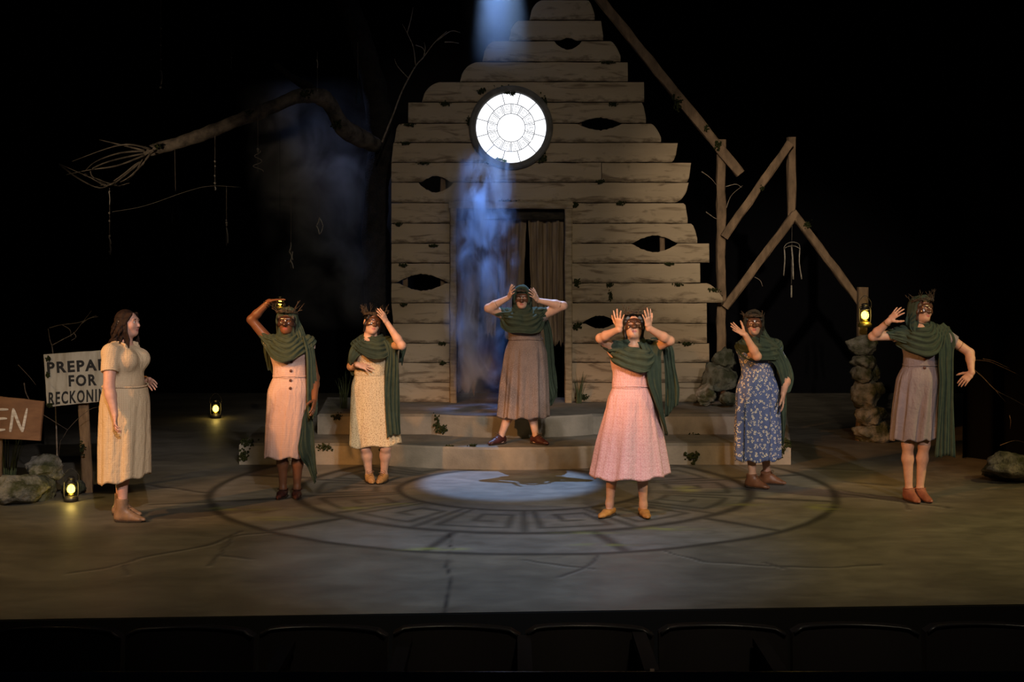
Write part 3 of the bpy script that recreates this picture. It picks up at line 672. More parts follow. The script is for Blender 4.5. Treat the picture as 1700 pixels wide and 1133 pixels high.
for k, pts in enumerate([[(250, 250), (200, 254), (160, 268), (140, 285)], [(245, 258), (215, 285), (180, 308), (150, 295), (98, 272)], [(250, 255), (230, 280), (205, 300), (170, 310)], [(240, 250), (190, 238), (165, 232)], [(245, 254), (205, 262), (170, 272), (150, 285), (165, 302), (200, 310)], [(240, 258), (195, 275), (150, 282), (110, 290)], [(255, 250), (235, 265), (190, 300), (160, 310)], [(98, 272), (130, 296), (165, 312), (190, 303)], [(250, 247), (215, 240), (180, 246), (120, 268)], [(140, 290), (170, 300), (195, 308), (215, 304)], [(210, 300), (225, 285), (238, 262)]]):
    P = catmull([px(a, c, 14.55+.12*math.sin(k*2+i)) for i, (a, c) in enumerate(pts)], 16)
    o = obj('twig', mesh(*tube(P, np.linspace(.013, .004, 16), 5), True), MAT['barkpale'], tr); o.location = -np.array(tr.location)
for k, (x, y, rx, rz) in enumerate([(505, 155, 16, 9), (415, 185, 12, 5), (262, 242, 9, 6), (560, 205, 12, 8)]):
    moss_clump('moss', on(tr, px(x, y, [15.05, 14.8, 14.5, 15.4][k])), (rx*.0066, .07, rz*.0066), MAT['moss'], tr, 175+k)
# hanging charms
def charm(name, x, y0, y1, d, beads, label, stick=None, r=.011):
    e = empty(name, px(x, y1, d), label, 'hanging charm', 'hanging charms')
    obj('string', mesh(*tube([at(e, px(x, y0, d)), at(e, px(x, y1, d))], .0022, 4)), MAT['string'], e)
    for k, (yb, s) in enumerate(beads):
        V, Fc = ICO[2]; obj('bead', mesh(V*r*s*(1+.15*vnoise(V, 3, k)[:, None]), Fc, True), MAT['bead'], e, at(e, px(x+.4*math.sin(k*2.1), yb, d)))
    if stick:
        for (a, b_, c, d_) in stick: obj('stick', mesh(*tube(catmull([at(e, px(a, b_, d)), at(e, px((a+c)/2+1, (b_+d_)/2, d)), at(e, px(c, d_, d))], 6), .006, 5), True), MAT['bead'], e)
    return e
charm('bead_string', 267, -20, 147, 14.2, [(47, .9), (60, .5), (75, .8), (86, .5), (99, .8), (118, .9), (122, .7), (136, .5), (145, 1.1)], 'long bead string hanging at the top left from above the frame', [(268, 118, 268, 140)])
charm('bead_string', 182, 312, 424, 14.5, [(318, .9), (330, .5), (354, 1.1), (367, 1.1), (392, 1.2), (418, .9)], 'bead and stick string hanging from the tangled end of the branch', [(181, 318, 182, 340), (181, 394, 184, 406), (183, 406, 183, 423)])
charm('bead_string', 357, 218, 316, 14.7, [(268, 1.1), (276, .9), (292, 1.0), (304, 1.2), (312, .6)], 'bead string hanging under the middle of the long branch', [(357, 310, 358, 316)])
charm('knotted_string', 376, 309, 408, 14.9, [(370, 1.3), (374, 1.0), (366, .8)], 'knotted twine charm hanging low under the branch, right of the bottle', [(376, 378, 378, 404)])
charm('twig_charm', 483, 322, 446, 15.3, [(404, .7)], 'faint twisted twig charm hanging deep in shadow beside the blue haze', [(483, 405, 480, 418), (480, 418, 486, 432), (486, 418, 481, 436), (482, 432, 487, 446)])
charm('wire_cage_charm', 530, 330, 390, 15.3, [(362, .7)], 'small dim cage-like charm hanging near the tree trunk', [(530, 362, 525, 375), (530, 362, 536, 375), (525, 375, 530, 389), (536, 375, 531, 389)])
charm('bead_string', 527, 85, 153, 15.0, [(150, .6)], 'short thin charm with a pale splinter hanging above the branch fork', [(526, 99, 527, 113)])
charm('bead_string', 384, 80, 118, 15.3, [(96, 1.0), (104, .6), (112, .6)], 'very faint bead string hanging above the branch in the dark', None)
e = charm('wire_spiral', 428, 178, 286, 14.8, [(248, 1.3), (252, 1.0)], 'twisted pale wire spiral hanging from the thick part of the branch')
P = [at(e, px(428+(4+5*t)*math.cos(t*13), 250+35*t, 14.8))+np.array([0, .05*math.sin(t*13), 0]) for t in np.linspace(0, 1, 50)]
obj('wire', mesh(*tube(P, .004, 5), True), MAT['bead'], e)
e = empty('hanging_bottle', px(291.5, 372, 14.6), 'clear glass bottle hanging upright under the long branch', 'bottle')
obj('string', mesh(*tube([at(e, px(290, 240, 14.6)), at(e, px(291.5, 318, 14.6))], .0022, 4)), MAT['string'], e)
z = .0065; obj('bottle_glass', mesh(*lathe([(5.5*z, 0), (6*z, 2*z), (5.8*z, 20*z), (4.6*z, 30*z), (2*z, 44*z), (1.8*z, 53*z), (2.3*z, 54*z), (2.3*z, 56*z)], sides=18), True), MAT['bottle'], e)
e = empty('hanging_bottle', px(594, 172, 15.4), 'faint small pale bottle hanging high in the blue haze', 'bottle')
obj('string', mesh(*tube([at(e, px(594, 70, 15.4)), at(e, px(594, 130, 15.4))], .002, 4)), MAT['string'], e)
obj('bottle_glass', mesh(*lathe([(4*z, 0), (4.2*z, 2*z), (4*z, 14*z), (1.6*z, 27*z), (1.5*z, 40*z), (1.9*z, 42*z)], sides=14), True), MAT['bottle'], e)
P = catmull([px(186, 352, 14.5), px(240, 342, 14.5), px(310, 318, 14.6), px(350, 309, 14.7), px(400, 311, 14.9)], 20)
tag(obj('slack_twine', mesh(*tube(P, .0025, 4), True), MAT['string']), 'slack twine strung between the hanging charms under the branch', 'twine')
e = empty('stick_wind_chime', px(1315, 494, 15.55), 'wind chime of bleached sticks hanging under the peak of the timber frame', 'wind chime')
def sp(nm, pts, r, m_='bead', d=15.55):
    o = obj(nm, mesh(*tube(catmull([at(e, px(a, c, d+.04*math.sin(i+a))) for i, (a, c) in enumerate(pts)], 10), r, 5), True), MAT[m_], e)
sp('string', [(1315, 372), (1314.5, 410)], .002, 'string'); sp('hoop', [(1301, 412), (1306, 405), (1316, 402), (1326, 405), (1328, 412)], .004); sp('hoop', [(1301, 413), (1310, 409), (1320, 409), (1328, 413)], .004)
sp('stick', [(1302, 412), (1303, 430), (1301, 458)], .008); sp('stick', [(1314, 408), (1316, 430), (1317, 464)], .010); sp('stick', [(1328, 412), (1327, 435), (1331, 464)], .008); sp('string', [(1314, 430), (1314, 474)], .002, 'string'); sp('stick', [(1314, 474), (1314, 494)], .010)
# grass
def grass(name, c, n, h, spread, label, seed):
    rs = np.random.RandomState(seed); e = empty(name, c, label, 'grass')
    for k in range(n):
        a = rs.uniform(0, 2*PI); r0 = rs.uniform(0, spread*.3); L = h*rs.uniform(.6, 1.05); ln = rs.uniform(.05, .35)*L
        b0 = np.array([r0*math.cos(a), r0*math.sin(a)*.5, 0]); d = np.array([math.cos(a), math.sin(a)*.6, 0])
        P = [b0+d*ln*t*t+np.array([0, 0, L*t]) for t in np.linspace(0, 1, 6)]
        V, Fc = tube(P, np.linspace(.006, .0008, 6), 4); obj('blade', mesh(V, Fc), MAT['grass'], e)
grass('grass_tuft', np.array([wx(960), WD-.14, ZS2]), 26, .36, .12, 'tall grass tuft at the right side of the church doorway', 1)
grass('grass_tuft', np.array([X1(572, 14.9), 14.9, ZS2]), 18, .40, .16, 'grass tuft on the upper step left of the church, behind the cream dress', 2)
grass('grass_tuft', np.array([X1(14, 12.3), 12.3, 0]), 30, .62, .3, 'dark grass tuft behind the left rocks under the brown sign', 3)

# ------------------------------------------------------------------ audience seats in front of the stage
def theatre_seat(x, y, ztop, wd, tilt, label):
    e = empty('theatre_seat', (x, y, -1.25), label, 'seat', 'front row seats')
    nu, nv = 14, 12; V = []; Fc = []
    for side in (0, 1):
        for j in range(nv):
            v = j/(nv-1); z = -.55*(1-v)+0
            for i in range(nu):
                u = i/(nu-1)*2-1; cor = (1-min(1, (max(abs(u)-.86, 0)/.14))**2*.035/1) if v == 1 else 1
                zz = ztop+1.25-.62*(1-v)-(.02*max(0, (abs(u)-.8)/.2)**2 if v > .9 else 0)-tilt*u
                V.append((u*wd/2, .06*u*u*-1+(.0 if side == 0 else .055)+.05*v, zz))
    m_ = nu*nv
    for j in range(nv-1):
        for i in range(nu-1):
            q_ = j*nu+i; Fc.append((q_, q_+1, q_+nu+1, q_+nu)); Fc.append((m_+q_, m_+q_+nu, m_+q_+nu+1, m_+q_+1))
    rim = [i for i in range(nu)]+[j*nu+nu-1 for j in range(1, nv)]+[(nv-1)*nu+i for i in range(nu-2, -1, -1)]+[j*nu for j in range(nv-2, 0, -1)]
    for a, b_ in zip(rim, rim[1:]+rim[:1]): Fc.append((a, m_+a, m_+b_, b_))
    obj('backrest', mesh(V, Fc), MAT['seat'], e)
    P = [(u*wd/2*.97, -.06*u*u+.045, ztop+1.25+.001-.02*max(0, (abs(u)-.8)/.2)**2-tilt*u) for u in np.linspace(-1, 1, 15)]
    obj('top_edge', mesh(*tube(P, .006, 6), True), MAT['seatedge'], e)
    obj('cushion', mesh(*box((0, .32, .42), (wd/2*.92, .24, .06))), MAT['seat'], e)
    obj('pedestal', mesh(*box((0, .15, .18), (.05, .12, .18))), MAT['seat'], e)
    return e
AD = 5.6
names = ['far left', 'second from left', 'third from left', 'fourth from left', 'fifth from left', 'sixth from left', 'seventh from left', 'far right']
for k in range(8):
    xc = 95+221*k; yt = 1049-(k*.9)
    p = px(xc, yt, AD); theatre_seat(p[0], AD, p[2], .53, 0.004, 'dark audience seat back below the stage edge, '+names[k])
for k, (x, y) in enumerate([(656, 1123), (872, 1117), (1081, 1111), (1300, 1122), (444, 1127)]):
    p = px(x, y, AD-.5); e = empty('seat_armrest', (p[0], AD-.37, -1.25), 'pale ended armrest between the dark audience seats, '+['left of middle', 'at the middle', 'right of middle', 'right', 'left'][k], 'armrest', 'seat armrests')
    h = p[2]+1.25
    obj('arm_pad', mesh(*box((0, .1, h-.012), (.028, .26, .016))), MAT['seat'], e); obj('support', mesh(*box((0, .1, (h-.03)/2), (.02, .12, (h-.03)/2))), MAT['seat'], e)
    obj('end_plate', mesh(*box((0, -.165, h-.012), (.016 if k < 2 else .008, .004, .022))), MAT['paper'], e)
rl = empty('balcony_rail', (0, 3.2, -1.25), 'dark metal rail with a blue glint along the bottom edge', 'rail')
pz = px(850, 1127, 3.2)[2]
obj('bar', mesh(*tube([(-2.2, 0, pz+1.25), (2.2, 0, pz+1.25)], .016, 16), True), MAT['rail'], rl)
for x in (-1.9, 0, 1.9): obj('upright', mesh(*tube([(x, 0, 0), (x, 0, pz+1.25)], .014, 10), True), MAT['rail'], rl)

# ------------------------------------------------------------------ smoke lit by the blue beam and the added down spot
def smoke(name, c, R, z0, z1, dens, scale, label, lo=.46, hi=.70, stretch=(1, 1, .45), lean=0.0, aniso=.1, foot=.12):
    """drifting smoke: a soft-edged column of noise around the axis c, from z0 to z1"""
    V, Fc = box((c[0]+lean*.5, c[1], (z0+z1)/2), (R[0]+abs(lean)*.5, R[1], (z1-z0)/2))
    m, t, b = nt(name+'_volume'); g = N(t); t.nodes.remove(b); out = [n_ for n_ in t.nodes if n_.type == 'OUTPUT_MATERIAL'][0]
    vol = g.n('ShaderNodeVolumePrincipled'); vol.inputs['Color'].default_value = (1, 1, 1, 1); vol.inputs['Anisotropy'].default_value = aniso
    geo = g.n('ShaderNodeNewGeometry'); sx = g.n('ShaderNodeSeparateXYZ'); g.l(geo.outputs['Position'], sx.inputs[0])
    zt = g.math('DIVIDE', g.math('SUBTRACT', sx.outputs[2], z0), z1-z0)
    v = g.coord('World', stretch); f = g.noise(v, scale, 6, .58, 1.1); f2 = g.noise(v, scale*.35, 2, .5, .2)
    d = g.ramp(f, [(lo, 0.0), (hi, 1.0)])
    wob = g.math('MULTIPLY', g.math('SUBTRACT', f2, .5), .9)
    dx = g.math('ADD', g.math('DIVIDE', g.math('SUBTRACT', g.math('SUBTRACT', sx.outputs[0], c[0]), g.math('MULTIPLY', zt, lean)), R[0]), wob); dy = g.math('DIVIDE', g.math('SUBTRACT', sx.outputs[1], c[1]), R[1])
    r = g.math('SQRT', g.math('ADD', g.math('MULTIPLY', dx, dx), g.math('MULTIPLY', dy, dy)))
    fall = g.math('MULTIPLY', g.ramp(r, [(.12, 1.0), (.95, 0.0)]), g.ramp(zt, [(0.0, .0), (foot, 1.0), (.72, .9), (1.0, 0.0)]))
    g.l(g.math('MULTIPLY', g.math('MULTIPLY', d, fall), dens), vol.inputs['Density']); g.l(vol.outputs[0], out.inputs['Volume'])
    return tag(obj(name, mesh(V, Fc), m), label, 'smoke', kind='stuff')
smoke('smoke_wisp', (-.32, 14.86), (.46, .40), ZS2+.02, 3.35, 12.0, 3.8, 'blue lit smoke curling in front of the church door', lean=.02, lo=.50, hi=.66)
smoke('smoke_wisp', (-.13, 15.15), (.46, .65), 4.2, 6.6, .40, 1.6, 'blue light beam in haze above the gable', .15, .55, foot=.55)
smoke('smoke_wisp', (-1.95, 16.6), (1.1, .7), 1.2, 4.3, .9, 1.7, 'faint grey blue haze drifting left of the church front', .42, .70, (1, 1, .8), lean=-.5)
# ================================================================== people: smooth distance fields turned into one surface
def cone(a, b, ra, rb, k=.03, cap=None): return ('c', np.asarray(a, float), np.asarray(b, float), ra, rb, k, cap)
def flat(a, b, s, ra, rb, da, db, k=.03): return ('f', np.asarray(a, float), np.asarray(b, float), unit(s), (ra, rb, da, db), k)
def ell(c, r, R=None, k=.02, sub=False): return ('e', np.asarray(c, float), np.asarray(r, float), np.eye(3) if R is None else np.asarray(R), k, sub)
def infl(p, t):
    if p[0] == 'c': return ('c', p[1], p[2], p[3]+t, p[4]+t, p[5], p[6])
    if p[0] == 'f': return ('f', p[1], p[2], p[3], tuple(x+t for x in p[4]), p[5])
    return ('e', p[1], p[2]+t, p[3], p[4], p[5])
def bounds(p):
    if p[0] == 'c': r = max(p[3], p[4]); return np.minimum(p[1], p[2])-r, np.maximum(p[1], p[2])+r
    if p[0] == 'f': r = max(p[4]); return np.minimum(p[1], p[2])-r, np.maximum(p[1], p[2])+r
    r = p[2].max(); return p[1]-r, p[1]+r
def dist(p, X):
    if p[0] == 'c':
        a, b, ra, rb = p[1:5]; ba = b-a; L2 = max(ba@ba, 1e-10); q = X-a; t0 = (q@ba)/L2; t = np.clip(t0, 0, 1)
        d = np.linalg.norm(q-t[..., None]*ba, axis=-1)-(ra+(rb-ra)*t)
        if p[6] is not None: d = np.maximum(d, (t0-1)*math.sqrt(L2)-p[6])
        return d
    if p[0] == 'f':
        a, b, s, (ra, rb, da, db) = p[1:5]; ba = b-a; L = np.linalg.norm(ba); ax = ba/L; s = unit(s-ax*(s@ax)); n = np.cross(ax, s); q = X-a
        w_ = q@ax; t = np.clip(w_/L, 0, 1); rw = ra+(rb-ra)*t; rd = da+(db-da)*t; ex = w_-t*L
        u, v = q@s, q@n; m_ = np.minimum(rw, rd)
        k0 = np.sqrt((u/rw)**2+(v/rd)**2+(ex/m_)**2); k1 = np.sqrt((u/rw**2)**2+(v/rd**2)**2+(ex/m_**2)**2)+1e-9
        return k0*(k0-1)/k1
    c, r, R = p[1:4]; q = (X-c)@R; k0 = np.linalg.norm(q/r, axis=-1); k1 = np.linalg.norm(q/(r*r), axis=-1)+1e-9
    return k0*(k0-1)/k1
def field(prims, h, clip=None, post=None):
    add = [p for p in prims if not (p[0] == 'e' and p[5])]
    B = [bounds(p) for p in add]; lo = np.min([b[0] for b in B], 0)-4*h; hi = np.max([b[1] for b in B], 0)+4*h
    n = np.ceil((hi-lo)/h).astype(int)+1; f = np.full(n, .06, np.float32)
    ax = [lo[i]+h*np.arange(n[i]) for i in range(3)]
    for p in prims:
        k = p[5] if p[0] != 'e' else p[4]; sub = p[0] == 'e' and p[5]
        b = bounds(p); m_ = k+2*h; i0 = np.maximum(np.floor((b[0]-m_-lo)/h).astype(int), 0); i1 = np.minimum(np.ceil((b[1]+m_-lo)/h).astype(int)+1, n)
        if (i1 <= i0).any(): continue
        X = np.stack(np.meshgrid(*[ax[i][i0[i]:i1[i]] for i in range(3)], indexing='ij'), -1)
        d = dist(p, X); sl = tuple(slice(i0[i], i1[i]) for i in range(3)); a = f[sl]
        if sub: a2 = -a; hh = np.maximum(k-np.abs(a2-d), 0)/k; f[sl] = -(np.minimum(a2, d)-hh*hh*k*.25)
        else: hh = np.maximum(k-np.abs(a-d), 0)/k; f[sl] = np.minimum(a, d)-hh*hh*k*.25
    if clip is not None:
        X = np.stack(np.meshgrid(*ax, indexing='ij'), -1); f = np.maximum(f, clip(X).astype(np.float32))
    return f, lo
def nets(f, lo, h):
    s = f < 0; c = np.zeros(tuple(np.array(f.shape)-1), np.int8); off = [(i, j, k) for i in (0, 1) for j in (0, 1) for k in (0, 1)]
    sh = c.shape
    for (i, j, k) in off: c += s[i:i+sh[0], j:j+sh[1], k:k+sh[2]]
    act = (c > 0) & (c < 8); I = np.argwhere(act); vid = np.full(sh, -1, np.int32); vid[act] = np.arange(len(I))
    val = np.stack([f[I[:, 0]+i, I[:, 1]+j, I[:, 2]+k] for (i, j, k) in off], 1); O = np.array(off, float)
    P = np.zeros((len(I), 3)); W = np.zeros(len(I))
    for a in range(8):
        for b in range(a+1, 8):
            if np.abs(O[a]-O[b]).sum() != 1: continue
            va, vb = val[:, a], val[:, b]; m_ = (va < 0) != (vb < 0); t = np.where(m_, va/(va-vb+1e-12), 0)
            P += np.where(m_[:, None], O[a]+(O[b]-O[a])*t[:, None], 0); W += m_
    V = lo+h*(I+P/W[:, None]); Q = []
    for axn in range(3):
        sa = [slice(None)]*3; sb = [slice(None)]*3; sa[axn] = slice(0, -1); sb[axn] = slice(1, None)
        A, Bq = s[tuple(sa)], s[tuple(sb)]; E = np.argwhere(A != Bq); u, v = (axn+1) % 3, (axn+2) % 3
        E = E[(E[:, u] > 0) & (E[:, v] > 0) & (E[:, u] < sh[u]) & (E[:, v] < sh[v])]
        ins = A[E[:, 0], E[:, 1], E[:, 2]]; ids = []
        for (du, dv) in ((-1, -1), (0, -1), (0, 0), (-1, 0)):
            q = E.copy(); q[:, u] += du; q[:, v] += dv; ids.append(vid[q[:, 0], q[:, 1], q[:, 2]])
        q = np.stack(ids, 1); q[~ins] = q[~ins][:, ::-1]; Q.append(q)
    Q = np.vstack(Q); return V, Q[(Q >= 0).all(1)]
def surf(prims, h, clip=None):
    f, lo = field(prims, h, clip); return nets(f, lo, h)
def chain(P, r, k, m=None):
    P = np.asarray(P, float); r = np.broadcast_to(np.asarray(r, float), (len(P),)); return [cone(P[i], P[i+1], r[i], r[i+1], k) for i in range(len(P)-1)]

# ---- skin and cloth
def skin(name, c, c2=None, rough=.5): return mat(name, c, c2 or tuple(x*.85 for x in c), 25, rough=rough, spec=.35, sss=.12)
SKIN = dict(fair=skin('fair_skin', (.60, .36, .26)), rosy=skin('rosy_skin', (.58, .32, .24)), deep=skin('deep_skin', (.16, .066, .032), rough=.42), tan=skin('warm_skin', (.52, .29, .19)))
LIPS = dict(fair=mat('lips_pink', (.40, .14, .12), rough=.4), rosy=mat('lips_rose', (.38, .13, .12), rough=.4), deep=mat('lips_deep', (.24, .07, .06), rough=.35), tan=mat('lips_warm', (.38, .12, .1), rough=.4))
EYEW = mat('eye_white', (.7, .68, .65), rough=.2); EYED = mat('eye_iris', (.03, .02, .015), rough=.15)
HAIR = dict(brown=mat('brown_hair', (.026, .0115, .0065), (.008, .004, .003), 40, (1, 1, .15), .7, .2, bump=.5, bscale=120), black=mat('dark_hair', (.012, .009, .008), (.004, .003, .003), 40, (1, 1, .15), .45, .4), auburn=mat('auburn_hair', (.07, .025, .012), (.02, .01, .006), 40, (1, 1, .15), .45, .5))
SCARF = mat('green_knit', (.046, .062, .042), (.034, .048, .033), 18, rough=.95, spec=.12, bump=.35, bscale=260, bdist=.004)
SCARFB = mat('olive_brown_knit', (.034, .031, .023), (.022, .021, .016), 18, rough=.95, spec=.12, bump=.35, bscale=260, bdist=.004)
MASK = mat('brown_leather_mask', (.10, .045, .025), (.055, .024, .014), 12, rough=.22, spec=.6)
MASKD = mat('dark_leather_mask', (.055, .028, .02), (.03, .014, .01), 12, rough=.18, spec=.6)
SOLE = mat('shoe_sole', (.03, .02, .014), rough=.8)
def leather(n, c): return mat(n, c, tuple(x*.6 for x in c), 14, rough=.45, spec=.4, bump=.15, bscale=60)
SHOE = dict(boot=leather('tan_boot_leather', (.27, .16, .095)), pump=leather('dark_pump_leather', (.06, .02, .016)), oxford=leather('pale_tan_leather', (.44, .24, .09)), maroon=leather('maroon_leather', (.065, .018, .016)), loafer=leather('orange_leather', (.46, .20, .045)), ankle=leather('brown_ankle_leather', (.25, .09, .05)), lace=leather('brown_boot_leather', (.20, .08, .035)))
LACE = mat('shoe_lace', (.12, .07, .04), rough=.9); BUTTON = mat('brown_button', (.08, .03, .02), rough=.4); METAL = mat('bracelet_metal', (.35, .22, .10), rough=.3, metal=1)
def dress_mat(name, c, c2, kind, p, scale, pale=None):
    m, t, b = nt(name); g = N(t); b.inputs['Roughness'].default_value = .85; b.inputs['Specular IOR Level'].default_value = .15
    v = g.coord(attr='cloth'); big = g.noise(v, 5, 4); col = g.mix(g.ramp(big, [(.35, 0.0), (.65, 1.0)]), c, c2)
    if kind != 'plain':
        vo = g.n('ShaderNodeTexVoronoi', voronoi_dimensions='2D'); vo.inputs['Scale'].default_value = scale; g.l(v, vo.inputs['Vector'])
        d = vo.outputs['Distance']
        if kind == 'dots': vo.inputs['Randomness'].default_value = 0.0; f = g.ramp(d, [(.17, 1.0), (.25, 0.0)])
        elif kind == 'flecks':
            g.l(g.mix(.0, v, v), vo.inputs['Vector']); ad = g.n('ShaderNodeVectorMath', operation='ADD'); nz = g.n('ShaderNodeTexNoise'); nz.inputs['Scale'].default_value = scale*1.3; g.l(v, nz.inputs['Vector'])
            sc_ = g.n('ShaderNodeVectorMath', operation='SCALE'); g.l(nz.outputs['Color'], sc_.inputs[0]); sc_.inputs['Scale'].default_value = 1.1/scale; g.l(v, ad.inputs[0]); g.l(sc_.outputs[0], ad.inputs[1]); g.l(ad.outputs[0], vo.inputs['Vector'])
            f = g.ramp(d, [(.17, 1.0), (.26, 0.0)])
        elif kind == 'rings': f = g.math('MAXIMUM', g.ramp(d, [(.24, 0.0), (.30, 1.0), (.38, 1.0), (.44, 0.0)]), g.ramp(d, [(.06, 1.0), (.1, 0.0)])); vo.inputs['Randomness'].default_value = .25
        elif kind == 'flowers':
            v2 = g.n('ShaderNodeTexVoronoi', voronoi_dimensions='2D'); v2.inputs['Scale'].default_value = scale*2.6; g.l(v, v2.inputs['Vector'])
            pet = g.math('MULTIPLY', g.ramp(d, [(.30, 1.0), (.35, 0.0)]), g.ramp(v2.outputs['Distance'], [(.42, 1.0), (.5, 0.0)])); f = g.math('MULTIPLY', pet, g.ramp(d, [(.06, 0.0), (.10, 1.0)]))
        col = g.mix(f, col, p)
    if kind in ('dots', 'flecks', 'rings', 'flowers') and pale: pass
    g.l(col, b.inputs['Base Color'])
    w1 = g.noise(g.coord(attr='cloth', scale=(3, 1, 1)), 9, 4, .55, .6); w2 = g.noise(v, 260, 2)
    g.bump(g.math('ADD', g.math('ADD', w1, g.math('MULTIPLY', g.noise(g.coord(attr='cloth', scale=(1, 1.6, 1)), 22, 3, .5, 1.2), .35)), g.math('MULTIPLY', w2, .05)), .55, .024, b); return m
DRESS = [dress_mat('tan_dotted_cotton', (.59, .45, .29), (.55, .41, .26), 'dots', (.45, .31, .19), 70),
         dress_mat('pink_dotted_cotton', (.53, .375, .325), (.49, .34, .29), 'dots', (.38, .21, .18), 66),
         dress_mat('cream_sprigged_cotton', (.66, .52, .33), (.60, .47, .29), 'flecks', (.34, .23, .13), 62),
         dress_mat('taupe_speckled_voile', (.20, .15, .135), (.155, .115, .10), 'flecks', (.30, .24, .21), 110),
         dress_mat('rose_printed_cotton', (.60, .345, .345), (.56, .31, .31), 'rings', (.67, .44, .44), 36),
         dress_mat('blue_floral_cotton', (.11, .14, .26), (.09, .115, .22), 'flowers', (.66, .58, .42), 25),
         dress_mat('grey_mauve_cotton', (.22, .18, .185), (.18, .15, .155), 'plain', None, 1)]

# ---- anatomy
def head_prims(s=1.0):
    L = [ell((0, .014, .030), (.074, .093, .084), k=.02), ell((0, -.022, -.028), (.060, .070, .082), k=.04), ell((0, -.050, -.088), (.030, .032, .024), k=.04), ell((0, .01, -.05), (.06, .055, .05), k=.05),
         cone((-.036, -.074, .024), (.036, -.074, .024), .015, .015, .02), cone((0, -.086, .014), (0, -.106, -.026), .007, .0105, .014), cone((-.010, -.096, -.031), (.010, -.096, -.031), .007, .007, .008),
         ell((-.037, -.060, -.024), (.024, .024, .022), k=.03), ell((.037, -.060, -.024), (.024, .024, .022), k=.03),
         ell((-.030, -.098, .006), (.019, .017, .011), k=.012, sub=True), ell((.030, -.098, .006), (.019, .017, .011), k=.012, sub=True),
         cone((-.021, -.0765, -.0590), (0, -.0850, -.0565), .0036, .0052, .008), cone((.021, -.0765, -.0590), (0, -.0850, -.0565), .0036, .0052, .008), cone((-.017, -.0775, -.0655), (.017, -.0775, -.0655), .0045, .0045, .008), ell((0, -.0810, -.0665), (.014, .0065, .0055), k=.006),
         ell((-.074, .012, -.008), (.010, .021, .030), k=.01), ell((.074, .012, -.008), (.010, .021, .030), k=.01)]
    out = []
    for p in L:
        q = list(p)
        if p[0] == 'c': q[1], q[2], q[3], q[4] = p[1]*s, p[2]*s, p[3]*s, p[4]*s
        else: q[1], q[2] = p[1]*s, p[2]*s
        out.append(tuple(q))
    return out
def rotz(a): c, s = math.cos(a), math.sin(a); return np.array([[c, -s, 0], [s, c, 0], [0, 0, 1]])
def rotx(a): c, s = math.cos(a), math.sin(a); return np.array([[1, 0, 0], [0, c, -s], [0, s, c]])
def roty(a): c, s = math.cos(a), math.sin(a); return np.array([[c, 0, s], [0, 1, 0], [-s, 0, c]])
def hand_prims(w, d, n, side, curl, spread, thumb=.8, s=1.0):
    d = unit(d); n = unit(n-d*(n@d)); sd = np.cross(d, n)*side; k = .006; out = []
    out.append(flat(w-d*.01*s, w+d*.03*s, sd, .024*s, .032*s, .018*s, .015*s, .015)); out.append(flat(w+d*.03*s, w+d*.078*s, sd, .034*s, .036*s, .0145*s, .012*s, .012))
    for i, (o, L) in enumerate(zip((.030, .0105, -.0095, -.028), (.074, .083, .077, .060))):
        c = curl[i] if isinstance(curl, (list, tuple)) else curl; a = spread*(1.5-i)/1.5
        p = w+d*(.078-.006*abs(i-1.2))*s+sd*o*s; ang = c*.5; r = .0082 if i < 3 else .0072
        for j, fr_ in enumerate((.45, .31, .24)):
            dr = d*math.cos(a)+sd*math.sin(a); dr = dr*math.cos(ang)+n*math.sin(ang); q = p+dr*L*fr_*s
            out.append(cone(p, q, (r-.0006*j)*s, (r-.0009*(j+1))*s, .004)); p = q; ang += c*.8
    p = w+d*.022*s+sd*.024*s+n*.006*s; dr = unit(d*.62+sd*thumb+n*.28)
    for j, (L, r0, r1) in enumerate(((.042, .0135, .0105), (.032, .0105, .009), (.025, .009, .007))):
        q = p+dr*L*s; out.append(cone(p, q, r0*s, r1*s, .008)); p = q; dr = unit(dr+d*.25+n*.06)
    return out

